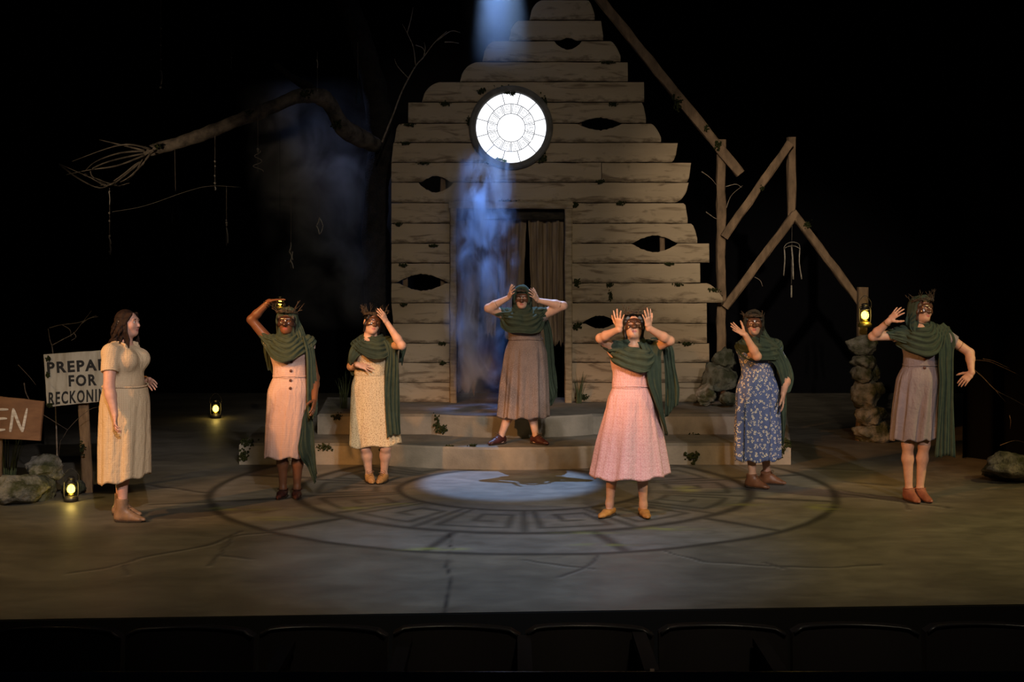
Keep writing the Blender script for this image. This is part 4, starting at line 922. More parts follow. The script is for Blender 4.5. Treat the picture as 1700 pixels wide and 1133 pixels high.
def person(P):
    d0, z0 = P['d'], P.get('z0', 0.0); X0 = (P['x']-850)/F*d0; base = np.array([X0, d0, z0])
    def J(q, dy=0.0): return px(q[0], q[1], d0+dy)-base
    E = empty('person', base, P['label'], 'person', 'performers on the stage')
    yaw = P.get('yaw', 0.0); f = np.array([math.sin(yaw), -math.cos(yaw), 0]); s = np.array([math.cos(yaw), math.sin(yaw), 0]); up = np.array([0, 0, 1.])
    B = P.get('build', 1.0)
    def solve(a, q, L):                                             # joint at picture point q, a limb length away from a; sign of dy in q[2]
        dy = a[1]; 
        for _ in range(6):
            p = J(q[:2], dy); r2 = L*L-(p[0]-a[0])**2-(p[2]-a[2])**2; dy = a[1]+q[2]*math.sqrt(max(r2, 0))
        return J(q[:2], dy)
    neck = J(P['neck'], P.get('neck_dy', 0)); hc = J(P['head'][:2], P['head'][2] if len(P['head']) > 2 else -.03)
    shl = [J(q[:2], q[2]) for q in P['sh']]; el = [solve(shl[i], P['el'][i], P.get('ua', .275)) for i in (0, 1)]
    wr = [solve(el[i], P['wr'][i], P.get('fa', .235)) for i in (0, 1)]; tip = [solve(wr[i], P['tip'][i], .155) for i in (0, 1)]
    waist = J(P['waist'], P.get('waist_dy', 0.)); hip = J(P['hip'], P.get('waist_dy', 0)); chest = neck*.58+waist*.42
    hy, hp, hr = P['hrot']; RH = rotz(hy)@rotx(-hp)@roty(hr)          # local -Y is the face
    toW = lambda q: np.asarray(q)@RH.T+hc
    hs = P.get('hs', .94)
    kn = [J(q[:2], q[2]) for q in P['kn']]; an = [J(q[:2], q[2]) for q in P['an']]
    # ---------- body
    T = [flat(hip-up*.02, waist, s, .165*B, .130*B, .112*B, .098*B, .05), flat(waist, chest, s, .130*B, .150*B, .098*B, .108*B, .05), flat(chest, neck-up*.05, s, .150*B, .125*B, .108*B, .075*B, .05),
         cone(shl[0], neck-up*.035, .048, .058, .05), cone(shl[1], neck-up*.035, .048, .058, .05)]
    bu = chest+up*.02
    for sg_ in (-1, 1): T.append(ell(bu+s*sg_*.072*B+f*.075*B, np.array([.066, .062, .064])*B, k=.035))
    hb = toW((0, .012*hs, -.055*hs)); nk = [cone(neck-up*.03, hb, .054, .049, .03)]
    arms = []; armc = []
    for i in (0, 1):
        m_ = el[i]*.7+wr[i]*.3; armc.append(cone(shl[i], el[i], .050*P.get('arm', 1), .038*P.get('arm', 1), .02))
        arms += [armc[-1], cone(el[i], m_, .036*P.get('arm', 1), .0375*P.get('arm', 1), .02), cone(m_, wr[i], .0375*P.get('arm', 1), .0245, .02)]
    legs = []
    for i in (0, 1):
        hj = hip+s*(-1, 1)[i]*.085-up*.03; cv = kn[i]*.68+an[i]*.32; bk = -f*.012
        legs += [cone(hj, kn[i], .088*B, .050, .03), cone(kn[i], cv+bk, .046, .0475, .03), cone(cv+bk, an[i], .0475, .029, .03), cone(an[i], an[i]-up*.05, .030, .028, .03)]
        t = unit(np.array([math.sin(P['toe'][i]), -math.cos(P['toe'][i]), 0])); g0 = np.array([an[i][0], an[i][1], P['sole'][i]])
        legs += [cone(g0+up*.035-t*.03, g0+t*.14+up*.024, .028, .018, .02)]
    Vb, Qb = surf(T+nk+arms+legs, .0075)
    hp_ = head_prims(hs); Vh, Qh = surf(hp_+[cone((0, .014*hs, -.06*hs), (0, .024*hs, -.16*hs), .049, .051, .02)], .0042)
    lipsel = None; fc = Vh[Qh].mean(1)/hs
    lip = (fc[:, 1] < -.070) & (((fc[:, 0]/.0225)**2+((fc[:, 2]+.0620)/.0105)**2) < 1)
    Vh = toW(Vh); parts = [(Vb, Qb, None), (Vh, Qh, lip)]
    for i in (0, 1):
        HP = hand_prims(wr[i], tip[i]-wr[i], np.array(P['palm'][i], float), P['thumb'][i], P['curl'][i], P['spread'][i], s=P.get('hand', 1.0))
        v, q = surf(HP+[cone(wr[i]-unit(wr[i]-el[i])*.05, wr[i], .0285, .0245, .01)], .0034); parts.append((v, q, None))
    VV = np.vstack([p[0] for p in parts]); QQ = []; MI = []; n_ = 0
    for v, q, l in parts: QQ.append(q+n_); n_ += len(v); MI.append(np.zeros(len(q), np.int32) if l is None else l.astype(np.int32))
    me = mesh(VV, np.vstack(QQ), True); sk = P['skin']; body = obj('body', me, [SKIN[sk], LIPS[sk]], E); me.polygons.foreach_set('material_index', np.concatenate(MI))
    for sx in (-1, 1):                                                # eyes, lowered lids behind the masks
        V, Fc = ICO[3]; lid = bool(P.get('mask')); o = obj('eye', mesh(V*(.0138 if lid else .0128)*hs, Fc, True), [SKIN[P['skin']], EYED] if lid else [EYEW, EYED], body); o.location = toW(np.array([sx*.030, -.0765 if not lid else -.079, .006])*hs)
        cf = V[Fc].mean(1); sel = (cf[:, 1] < 0) & (np.abs(cf[:, 2]+.28-.25*cf[:, 0]**2) < .10) if lid else cf[:, 1] < -.86
        o.data.polygons.foreach_set('material_index', sel.astype(np.int32)); o.rotation_euler = rotm(RH)
        if not lid:
            for zz_, tl_ in ((.5, 1.12), (-.62, 1.06)): obj('eyelid', mesh((V*.0128*tl_*hs)[:, :], Fc[(np.sign(zz_)*cf[:, 2] > abs(zz_))], True), SKIN[P['skin']], o)
        Pb = [toW(np.array([sx*(.030+u*.021), -.0885-.004*(1-u*u)+.006*max(0, u), .026+.005*(1-u*u)])*hs) for u in np.linspace(-1, 1, 7)]
        obj('eyebrow', mesh(*tube(Pb, np.array([.0018, .003, .0034, .0034, .003, .0022, .0012])*hs, 5), True), HAIR[P['hair']], body)
    # ---------- dress
    wx0, wx1 = P['wx']; hx0, hx1 = P['hemx']; hyl, hyr = P['hemy']
    wc = J(((wx0+wx1)/2, P['waist'][1]), P.get('waist_dy', 0)); wa = (wx1-wx0)/2*d0/F; hcx = J(((hx0+hx1)/2, (hyl+hyr)/2), P.get('hem_dy', 0)); ha = (hx1-hx0)/2*d0/F; tilt = (hyl-hyr)*d0/F
    wa = max(wa, .130*B+.017); wb = .098*B+.020
    br_ = P.get('depth', .78); nth, nv = 168, 44; V = []; A = []
    hw = max(wa*1.10+.035, .17*B) if 'hipw' not in P else P['hipw']; rs = np.random.RandomState(P['seed']); ph = rs.uniform(0, 6.28, 8); nf = P.get('folds', 9); fa_ = P.get('fold_amp', .06)
    for v in np.linspace(0, 1, nv):
        c = wc+(hcx-wc)*v; t = v/.24
        a = wa+(hw-wa)*math.sin(min(t, 1)*PI/2) if v < .24 else hw+(ha-hw)*((v-.24)/.76)**P.get('flare', .95)
        bd_ = max(a*br_, wb)
        for th in np.linspace(0, 2*PI, nth, endpoint=False):
            am = 1.8*fa_*min(1, v*1.6)**1.1
            fo = .55*math.sin(nf*th+ph[0]+.6*math.sin(2*th+ph[1]))+.35*math.sin((nf*1.7//1)*th+ph[2]+v*1.2)+.25*math.sin(3*th+ph[3])
            k = 1+am*fo+.008*math.sin(23*th+ph[4]+v*5)*min(1, v*3); q = c+np.array([a*k*math.cos(th), bd_*k*math.sin(th), 0]); q[2] -= tilt*(math.cos(th)*-.5+.0)*-1*v*-1 if False else 0
            q[2] += (-tilt*.5*-math.cos(th)*v)+.012*v*math.sin(nf*th+ph[0])*(1 if v > .9 else .3); V.append(q)
    V = np.array(V); Nn = len(V); cen = np.repeat(np.array([wc+(hcx-wc)*v for v in np.linspace(0, 1, nv)]), nth, 0); dr = V-cen; dr[:, 2] = 0; V2 = V-dr/np.linalg.norm(dr, axis=1)[:, None]*.004
    i = np.arange(Nn).reshape(nv, nth); j = np.roll(i, -1, 1)
    Q1 = np.stack([i[:-1], i[1:], j[1:], j[:-1]], -1).reshape(-1, 4); Q2 = np.stack([i[:-1], j[:-1], j[1:], i[1:]], -1).reshape(-1, 4)+Nn; Q3 = np.stack([i[-1], i[-1]+Nn, j[-1]+Nn, j[-1]], -1)
    SV = np.vstack([V, V2]); SQ = np.vstack([Q1, Q2, Q3])
    # bodice follows the body
    bp = [infl(p, .012) for p in T]; se = P.get('sleeve', (.45, .45)); 
    for i_ in (0, 1):
        if se[i_]:
            e_ = shl[i_]+(el[i_]-shl[i_])*se[i_]; bp.append(cone(shl[i_], e_, .064*P.get('arm', 1), .060*P.get('arm', 1), .03, cap=0.0))
    nl = neck-up*P.get('neckline', .03)+f*.0; nn = unit(up*1.0+f*.55)
    def clipf(X): return np.maximum((X-nl)@nn-.02, -(X[..., 2]-(waist[2]-.02)))
    BV, BQ = surf(bp, .0065, clipf)
    BV = BV+(.0035*vnoise(BV, 16, P['seed']))[:, None]*unit(f)
    DV = np.vstack([SV, BV]); DQ = np.vstack([SQ, BQ+len(SV)]); me = mesh(DV, DQ, True)
    cx_, cy_ = wc[0], wc[1]; th = np.arctan2(DV[:, 0]-cx_, -(DV[:, 1]-cy_)); rr = .19
    at_ = me.attributes.new('cloth', 'FLOAT_VECTOR', 'POINT'); at_.data.foreach_set('vector', np.stack([th*rr, DV[:, 2], DV[:, 0]*0], 1).astype(np.float32).ravel())
    dr_ = obj('dress', me, DRESS[P['dress']], E)
    if P.get('belt'):
        bt = [wc+np.array([(wa+.006)*math.cos(a), (max(wa*br_, wb)+.006)*math.sin(a), .004*math.sin(3*a)]) for a in np.linspace(0, 2*PI, 49)]; Vt, Ft = tube(bt, .0075, 8)
        bme = mesh(Vt, Ft, True); at_ = bme.attributes.new('cloth', 'FLOAT_VECTOR', 'POINT'); at_.data.foreach_set('vector', np.array(Vt, np.float32).ravel()); obj('waistband', bme, DRESS[P['dress']], dr_)
    for (bx_, by_) in P.get('buttons', []):
        # find the cloth surface in front of the picture point
        p = J((bx_, by_), -.1); near = DV[(np.abs(DV[:, 0]-p[0]) < .02) & (np.abs(DV[:, 2]-p[2]) < .02)]; yy = near[:, 1].min() if len(near) else -.12
        Vt, Ft = lathe([(.002, 0), (.013, 0), (.0135, .003), (.011, .006), (.002, .005)], sides=14); Vt = np.array(Vt)@rotx(PI/2).T
        obj('button', mesh(Vt, Ft, True), BUTTON, dr_, J((bx_, by_), yy))
    if P.get('collar'):
        for sg_ in (-1, 1):
            a = neck+s*sg_*.072-f*.03+up*.030; b_ = neck+s*sg_*.070+f*.085-up*.002; c_ = neck+s*sg_*.045+f*.150-up*.085
            v, q = surf([flat(a, b_, up*.6+s*sg_*.5, .022, .028, .007, .007, .01), flat(b_, c_, s*sg_+f*.2, .03, .012, .007, .006, .01)], .0045); cm = mesh(v, q, True); at_ = cm.attributes.new('cloth', 'FLOAT_VECTOR', 'POINT'); at_.data.foreach_set('vector', v.astype(np.float32).ravel()); obj('collar', cm, DRESS[P['dress']], dr_)
    # ---------- shoes
    for i in (0, 1):
        st = P['shoe']; t = unit(np.array([math.sin(P['toe'][i]), -math.cos(P['toe'][i]), 0])); sd = np.cross(up, t); g0 = np.array([an[i][0], an[i][1], P['sole'][i]]); L = P.get('foot', 1.0)
        low = st in ('pump', 'loafer'); heel = .024
        pr = [flat(g0-t*.04+up*.045, g0+t*.05*L+up*.036, sd, .034, .038, .038, .030, .02), flat(g0+t*.05*L+up*.034, g0+t*.135*L+up*.025, sd, .039, .034 if st != 'pump' else .024, .028, .018 if st != 'pump' else .014, .02), cone(g0+t*.135*L+up*.023, g0+t*.165*L+up*.020, .02 if st != 'pump' else .016, .017 if st != 'pump' else .008, .02)]
        if st in ('boot', 'lace', 'ankle'):
            top = .185 if st == 'boot' else (.125 if st == 'lace' else .10)
            dirn = unit(kn[i]-an[i]); pr += [cone(g0+up*.05-t*.008, an[i]*0+g0+up*.05-t*.008+dirn*(top-.05), .042, .047, .03, cap=0.0), cone(g0+t*.10*L+up*.040, g0+t*.004+up*.092, .026, .036, .03)]
        if st in ('oxford', 'maroon'): pr += [cone(g0+t*.09*L+up*.038, g0-t*.006+up*.072, .024, .036, .03)]
        sub = [ell(g0+t*.012+up*.10, (.03, .03, .045), k=.01, sub=True)] if low else []
        def cl(X): return -(X[..., 2]-(P['sole'][i]+.012))
        if low: cl = (lambda X: np.maximum(-(X[..., 2]-(P['sole'][i]+.012)), (X[..., 2]-(P['sole'][i]+.062))-(.0)))
        v, q = surf(pr, .0045, cl); sh = obj('shoe', mesh(v, q, True), SHOE[st], E)
        v, q = surf([flat(g0-t*.045+up*.008, g0+t*.05*L+up*.008, sd, .037, .041, .011, .010, .01), flat(g0+t*.05*L+up*.008, g0+t*.150*L+up*.008, sd, .041, .026 if st != 'pump' else .015, .010, .009, .01)]+[flat(g0-t*.05+up*.014, g0-t*.02+up*.014, sd, .034, .036, .016, .014, .006)], .0045, lambda X: np.maximum(-(X[..., 2]-P['sole'][i]), X[..., 2]-P['sole'][i]-.020)); obj('sole', mesh(v, q, True), SOLE if st not in ('loafer',) else SOLE, sh)
        if st in ('boot', 'lace', 'oxford', 'maroon'):
            for k_ in range(3):
                hi_ = st in ('boot', 'lace'); A0 = g0+t*.095*L+up*.040; B0 = g0+t*.004+up*(.092 if hi_ else .072); nr_ = unit(np.cross(sd, B0-A0)); nr_ = nr_ if nr_[2] > 0 else -nr_; q_ = .25+.27*k_; c_ = A0+(B0-A0)*q_+nr_*(.026+.010*q_+.002); Pl = [c_-sd*.020-nr_*.008, c_+nr_*.002, c_+sd*.020-nr_*.008]; obj('lace', mesh(*tube(catmull(Pl, 7), .0026, 5), True), LACE, sh)
            c_ = A0+(B0-A0)*.85+nr_*.038
            for sg_ in (-1, 1): obj('lace', mesh(*tube(catmull([c_, c_+sd*sg_*.025+up*.012+t*.015, c_+sd*sg_*.03-up*.01+t*.02, c_+t*.01], 9), .0024, 5), True), LACE, sh)
        if st in ('ankle', 'pump'):
            z_ = (.092, .108) if st == 'ankle' else (.072,)
            for zz in z_: obj('strap', mesh(*tube([g0+up*zz+t*(.045*math.cos(a)+.002)+sd*.046*math.sin(a) for a in np.linspace(0, 2*PI, 25)], .0055 if st == 'ankle' else .0035, 6), True), SHOE[st], sh)
    # ---------- scarf
    if P.get('scarf'):
        S = P['scarf']; smat = SCARFB if S.get('brown') else SCARF; root = None
        W_ = S.get('wide', 1.0); fr_d = S.get('drop', .15); rs = np.random.RandomState(P['seed']+40)
        guard = [infl(p, .017) for p in T]+[infl(nk[0], .004)]+[infl(p, .006) for p in armc]+[flat(wc-up*.10, hcx+up*.03, (1, 0, 0), hw+.02, ha+.03, hw*br_+.02, ha*br_+.03, .01)]; pieces = []
        def push(G, n, prims=guard):
            for _ in range(4):
                d = np.full(G.shape[:2], 9.)
                for p in prims: d = np.minimum(d, dist(p, G))
                G = G+n*np.clip(.004-d, 0, .03)[..., None]
                for _k in range(2):
                    G[1:-1] = .5*G[1:-1]+.25*(G[2:]+G[:-2]); G[:, 1:-1] = .5*G[:, 1:-1]+.25*(G[:, 2:]+G[:, :-2])
            return G
        # cowl: a wide collar of cloth whose folds sag in front
        na, nu = 110, 60; aa = np.linspace(0, 2*PI, na, endpoint=False)[:, None]; uu = np.linspace(0, 1, nu)[None, :]
        fr1 = ((1+np.cos(aa))/2)**1.4; low = 1+.08*np.sin(3*aa+rs.uniform(0, 6))
        rx = .074+(.120*W_)*uu**.8*low; ry = .074+.085*uu; zz = .058-.085*uu**1.1*low-(fr_d*uu*low+.028)*fr1+S.get('skew', 0)*uu*np.sin(aa)*2
        G = neck+s*(rx*np.sin(aa))[..., None]+f*(ry*np.cos(aa)+.035*uu*fr1+.004)[..., None]+up*zz[..., None]
        def normals(G, wrap):
            du = np.gradient(G, axis=1); dv = (np.roll(G, -1, 0)-np.roll(G, 1, 0)) if wrap else np.gradient(G, axis=0)
            n = np.cross(dv, du); n /= np.linalg.norm(n, axis=-1, keepdims=True)+1e-9
            if ((G-(neck-up*.25))*n).sum(-1).mean() < 0: n = -n
            return n
        n = normals(G, True); nfold = S.get('n', 6)*.75
        ph = .38*np.sin(aa+rs.uniform(0, 6))+.30*np.sin(2*aa+rs.uniform(0, 6))+.12*np.sin(5*aa+rs.uniform(0, 6))
        fo = np.abs(np.sin(PI*(uu*nfold+ph)))**.8; fo2 = np.abs(np.sin(PI*(uu*nfold*2.3+1.7*ph+.3)))
        G = push(G, n); G = G+n*((.004+.026*(.35+.65*fr1))*(fo-.15)+.005*fo2)[..., None]
        pieces.append((G, n, True))
        for bi, bnd in enumerate(S.get('bands', [])):
            A_ = [J(q[:2], q[2]) for q in bnd['a']]; Bp = [J(q[:2], q[2]) for q in bnd['b']]; ca, cb = catmull(A_, 46), catmull(Bp, 46)
            wd_ = np.linalg.norm(ca-cb, axis=1).max(); nu = max(16, int(wd_/.006)); u = np.linspace(0, 1, nu)[None, :]; t = np.linspace(0, 1, 46)[:, None]
            G = ca[:, None]*(1-u[..., None])+cb[:, None]*u[..., None]; n = normals(G, False); nf_ = max(1.5, wd_/bnd.get('fold', .042)); p0 = rs.uniform(0, 6)
            fo = np.abs(np.sin(PI*(u*nf_+.22*np.sin(2.5*t+p0)+.12*np.sin(6*t+p0*2)+p0)))**.8; fo2 = np.abs(np.sin(PI*(u*nf_*2.6+.3*np.sin(4*t+p0))))
            vary = .65+.5*np.sin(u*nf_*1.9+p0*3)**2
            if np.linalg.norm(ca[0]-ca[-1]) < .32: vary = vary*np.clip((1.05-t)/.5, .12, 1)
            G = push(G, n); G = G+n*((.010+.018*np.minimum(1, t*2))*(fo*vary-.3)+.004*fo2*np.minimum(vary, 1))[..., None]+up*(.010*np.sin(u*7+p0)*(t > .97))[..., None]
            pieces.append((G, n, False))
        SVs, SQs, off_ = [], [], 0
        for (G, n, wrap) in pieces:
            nv_, nu_ = G.shape[:2]; i_ = np.arange(nv_*nu_).reshape(nv_, nu_); th_ = .006; V_ = np.vstack([G.reshape(-1, 3), (G-n*th_).reshape(-1, 3)]); m_ = nv_*nu_
            r0, r1 = (i_, np.roll(i_, -1, 0)) if wrap else (i_[:-1], i_[1:])
            q1 = np.stack([r0[:, :-1], r0[:, 1:], r1[:, 1:], r1[:, :-1]], -1).reshape(-1, 4); q2 = q1[:, ::-1]+m_; ed = [(r0[:, 0], r1[:, 0]), (r1[:, -1], r0[:, -1])]
            if not wrap: ed += [(i_[0, 1:], i_[0, :-1]), (i_[-1, :-1], i_[-1, 1:])]
            q3 = np.vstack([np.stack([x_, y_, y_+m_, x_+m_], -1) for x_, y_ in ed]); SVs.append(V_); SQs.append(np.vstack([q1, q2, q3])+off_); off_ += len(V_)
        if S.get('cape', True):
            v, q = surf([infl(p, .013) for p in T[3:5]]+[infl(nk[0], .008)], .0075, lambda X: (X-(neck+up*.03))@up); SVs.append(v); SQs.append(q+off_)
        scf = obj('scarf', mesh(np.vstack(SVs), np.vstack(SQs), True), smat, E)
        if S.get('hood', True):                                           # hood over the crown of the head
            ho = S.get('open', .035); tl = S.get('lean', .25)
            hpz = [ell((0, .022*hs, .030*hs), np.array([.098, .112, .105])*hs, k=.03), ell((0, .035*hs, -.05*hs), np.array([.088, .085, .09])*hs, k=.05)]
            if S.get('veil', hp < .2): hpz += [flat((0, .03*hs, -.06*hs), (0, .035*hs, -.15*hs), (1, 0, 0), .092, .10, .075, .085, .05)]
            rim = []
            for a in np.linspace(-2.15, 2.15, 36): rim.append(np.array([.082*math.sin(a), -ho-.012*math.cos(a)*0-tl*.10*math.cos(a)-.004*math.sin(3*a), .012+.108*math.cos(a)])*hs)
            hpz += chain(rim, .0125, .012)
            def hc_(X): return -(X[..., 1]+(ho+.004)*hs+tl*X[..., 2])*.96
            hv, hq = surf(hpz, .006, None if False else (lambda X: np.minimum(hc_(X), np.where(hc_(X) > 0, np.maximum(hc_(X)-.018, -9), hc_(X)))))
            # folds running back from the rim
            hv = hv+(.004*np.sin(hv[:, 1]*60+hv[:, 0]*25+3*vnoise(hv, 9, P['seed'])))[:, None]*np.array([[.6, 0, .6]])*np.sign(hv[:, :1]+1e-6)
            obj('hood', mesh(toW(hv), hq, True), SCARFB if S.get('hoodbrown') else smat, scf)
    # ---------- mask
    if P.get('mask'):
        mp = [infl(p, .0065) for p in hp_ if not (p[0] == 'e' and (p[5] or abs(p[1][0]) > .07*hs*.9))][:9]
        for sx in (-1, 1): mp.append(cone(np.array([sx*.012, -.092, .028])*hs, np.array([sx*.048, -.082, .026])*hs, .008, .005, .01))
        mp += [ell(np.array([sx*.030, -.09, .006])*hs, np.array([.0205, .05, .0105])*hs, k=.004, sub=True) for sx in (-1, 1)]
        def mc(X):
            x, y, z = X[..., 0]/hs, X[..., 1]/hs, X[..., 2]/hs; low = -.040+.012*np.clip((np.abs(x)-.012)/.02, 0, 1)-.016*np.clip((np.abs(x)-.03)/.03, 0, 1)
            return np.maximum.reduce([(y+.028), z-.058+.15*np.abs(x), low-z])*hs
        v, q = surf(mp, .0036, mc); mk_ = obj('mask', mesh(toW(v), q, True), MASKD if sk == 'deep' else MASK, E)
        for sx in (-1, 1):
            ring = [toW(np.array([sx*.030+.0215*math.cos(a), -.091+.010*(abs(math.cos(a))**2)*(1 if math.cos(a)*sx > 0 else .1), .006+.0125*math.sin(a)])*hs) for a in np.linspace(0, 2*PI, 22)]
            obj('eye_rim', mesh(*tube(ring, .0022, 5), True), MASKD if sk == 'deep' else MASK, mk_)
    # ---------- crown of twigs
    if P.get('crown'):
        C = P['crown']; rs = np.random.RandomState(P['seed']+77); zc = C.get('z', .075); cr = None
        mb = MB()
        for k_ in range(3): mb.add(*tube([toW(np.array([(.094+.006*math.sin(5*a+k_*2))*math.sin(a), -.012+(.108+.006*math.cos(4*a+k_))*-math.cos(a), zc+.010*math.sin(3*a+k_*2.1)-.35*(.04*math.cos(a)*-1+.0)])*hs) for a in np.linspace(0, 2*PI, 40)], .0042, 5))
        cr = mb.build('twig_crown', MAT['twigdark'], E, True)
        for k_ in range(C.get('n', 11)):
            a = rs.uniform(-1, 1)*C.get('arc', 2.4); L_ = C.get('len', .09)*rs.uniform(.55, 1.15); b0 = np.array([.095*math.sin(a), -.012-.108*math.cos(a), zc])
            out = np.array([math.sin(a)*.55+rs.uniform(-.3, .3), -math.cos(a)*.35, 1.0]); Pt = [b0, b0+unit(out)*L_*.45+rs.normal(0, .006, 3), b0+unit(out)*L_+rs.normal(0, .010, 3)]
            tb_ = MB(); cp = catmull(Pt, 9); tb_.add(*tube([toW(p*hs) for p in cp], np.linspace(.0038, .0012, 9), 5))
            for m__ in range(2):
                st_ = cp[3+m__*2]; dv = unit(out+rs.normal(0, .7, 3)); tb_.add(*tube([toW(p*hs) for p in (st_, st_+dv*L_*.2, st_+dv*L_*.38+np.array([0, 0, .006]))], [.0026, .002, .001], 5))
            tb_.build('twig', MAT['twigdark'], cr, True)
    # ---------- hair
    for kind in P.get('hairdo', ['temples']):
        hh = []
        if kind == 'temples':
            hh = [ell((0, .018, .034), (.080, .092, .088), k=.02)]
            for sx in (-1, 1): hh += chain([(sx*.05, -.070, .075), (sx*.070, -.052, .03), (sx*.076, -.034, -.03), (sx*.074, -.02, -.10)], [.014, .014, .013, .010], .02)
            cl_ = lambda X: np.where(X[..., 2] > .045*hs, -(X[..., 1]+.066*hs), -(X[..., 1]+.072*hs))
        else:                                                               # long wavy hair, partly pinned back
            hh = [ell((0, .020, .034), (.079, .094, .087), k=.02), ell((0, .045, -.01), (.066, .062, .08), k=.03)]
            rs = np.random.RandomState(3)
            for k_ in range(46):
                a = rs.uniform(-2.2, 2.2); x0_, y0_ = .070*math.sin(a), .03+.062*math.cos(a); L_ = rs.uniform(.24, .36); ph_ = rs.uniform(0, 6.28); Pt = []
                for t in np.linspace(0, 1, 12): Pt.append((x0_*(1.08+.42*t)+.020*math.sin(t*12+ph_)*min(1, t*3), y0_*(1.06+.6*t)+.020*math.cos(t*11+ph_)*min(1, t*3)+.025*t, .04-L_*t))
                hh += chain(Pt, np.linspace(.0125, .0065, 12), .004)
            for sx in (-1, 1):
                for k_ in range(4): hh += chain([(sx*.045, -.070+.012*k_, .082), (sx*.074, -.050+.012*k_, .035), (sx*.084, -.015+.014*k_, -.01), (sx*.060, .06, .0)], [.009, .0095, .009, .009], .003)
                for k_ in range(3): hh += chain([(sx*.075, -.03+.02*k_, .0), (sx*.085, -.035+.02*k_, -.07), (sx*.078+.01*math.sin(k_), -.05+.02*k_, -.14), (sx*.088, -.045+.02*k_, -.21), (sx*.08, -.05+.02*k_, -.26)], [.010, .0095, .009, .008, .005], .003)
            cl_ = lambda X: -(X[..., 1]+(.076)*hs)
        sc_ = []
        for p in hh:
            q = list(p)
            if p[0] == 'c': q[1], q[2], q[3], q[4] = p[1]*hs, p[2]*hs, p[3]*hs, p[4]*hs
            else: q[1], q[2] = p[1]*hs, p[2]*hs
            sc_.append(tuple(q))
        v, q = surf(sc_, .0048, cl_); ha_ = obj('hair', mesh(toW(v), q, True), HAIR[P['hair']], E)
        if kind == 'long':
            V, Fc = ICO[2]
            for k_ in range(7): obj('hair_pin', mesh(V*.006, Fc, True), MAT['bead'], ha_, toW(np.array([-.086+.004*k_, .035+.012*math.sin(k_*1.7), .012+.010*math.cos(k_*2.2)])*hs))
    for (arm, fr_, r_) in P.get('bracelet', []):
        a_, b_ = (el[arm], wr[arm]) if fr_ >= 0 else (shl[arm], el[arm]); t_ = abs(fr_); c_ = a_+(b_-a_)*t_; ax_ = unit(b_-a_); u_ = unit(np.cross(ax_, (0.2, .5, .8))); v_ = np.cross(ax_, u_)
        obj('bracelet', mesh(*tube([c_+(u_*math.cos(a)+v_*math.sin(a))*r_ for a in np.linspace(0, 2*PI, 25)], .003, 5), True), METAL, E)
    return E
def rotm(R):
    from mathutils import Matrix
    return Matrix([list(map(float, r)) for r in R]).to_euler()
# ------------------------------------------------------------------ the seven performers
def dd(y, z=0.0): return (H-z)*F/(y-YH)
person(dict(label='woman with long brown hair in tan dress and boots, standing in profile at left', x=207, d=10.85, seed=1, yaw=1.22, build=1.16, arm=1.14, skin='rosy', hair='brown', hairdo=['long'],
    head=(212, 537, .0), hrot=(1.32, .06, 0), neck=(203, 573), sh=[(184, 586, -.17), (212, 582, .16)], el=[(181, 642, -1), (222, 640, 1)], wr=[(191, 690, -1), (242, 630, 1)], tip=[(190, 722, -1), (258, 640, 1)],
    palm=[(.9, .4, 0), (-.2, -.9, .3)], thumb=[-1, 1], curl=[.65, .8], spread=[.02, .1], waist=(208, 640), hip=(204, 672), kn=[(206, 772, -.08), (204, 770, .14)], an=[(204, 846, -.08), (200, 832, .18)], toe=[1.45, 1.35], sole=[0, 0], shoe='boot', foot=1.05,
    dress=0, wx=(178, 238), hemx=(167, 247), hemy=(802, 787), depth=1.22, hipw=.192, folds=7, fold_amp=.05, sleeve=(.58, .58), neckline=-.02, collar=True, belt=True, bracelet=[(1, .9, .03)]))
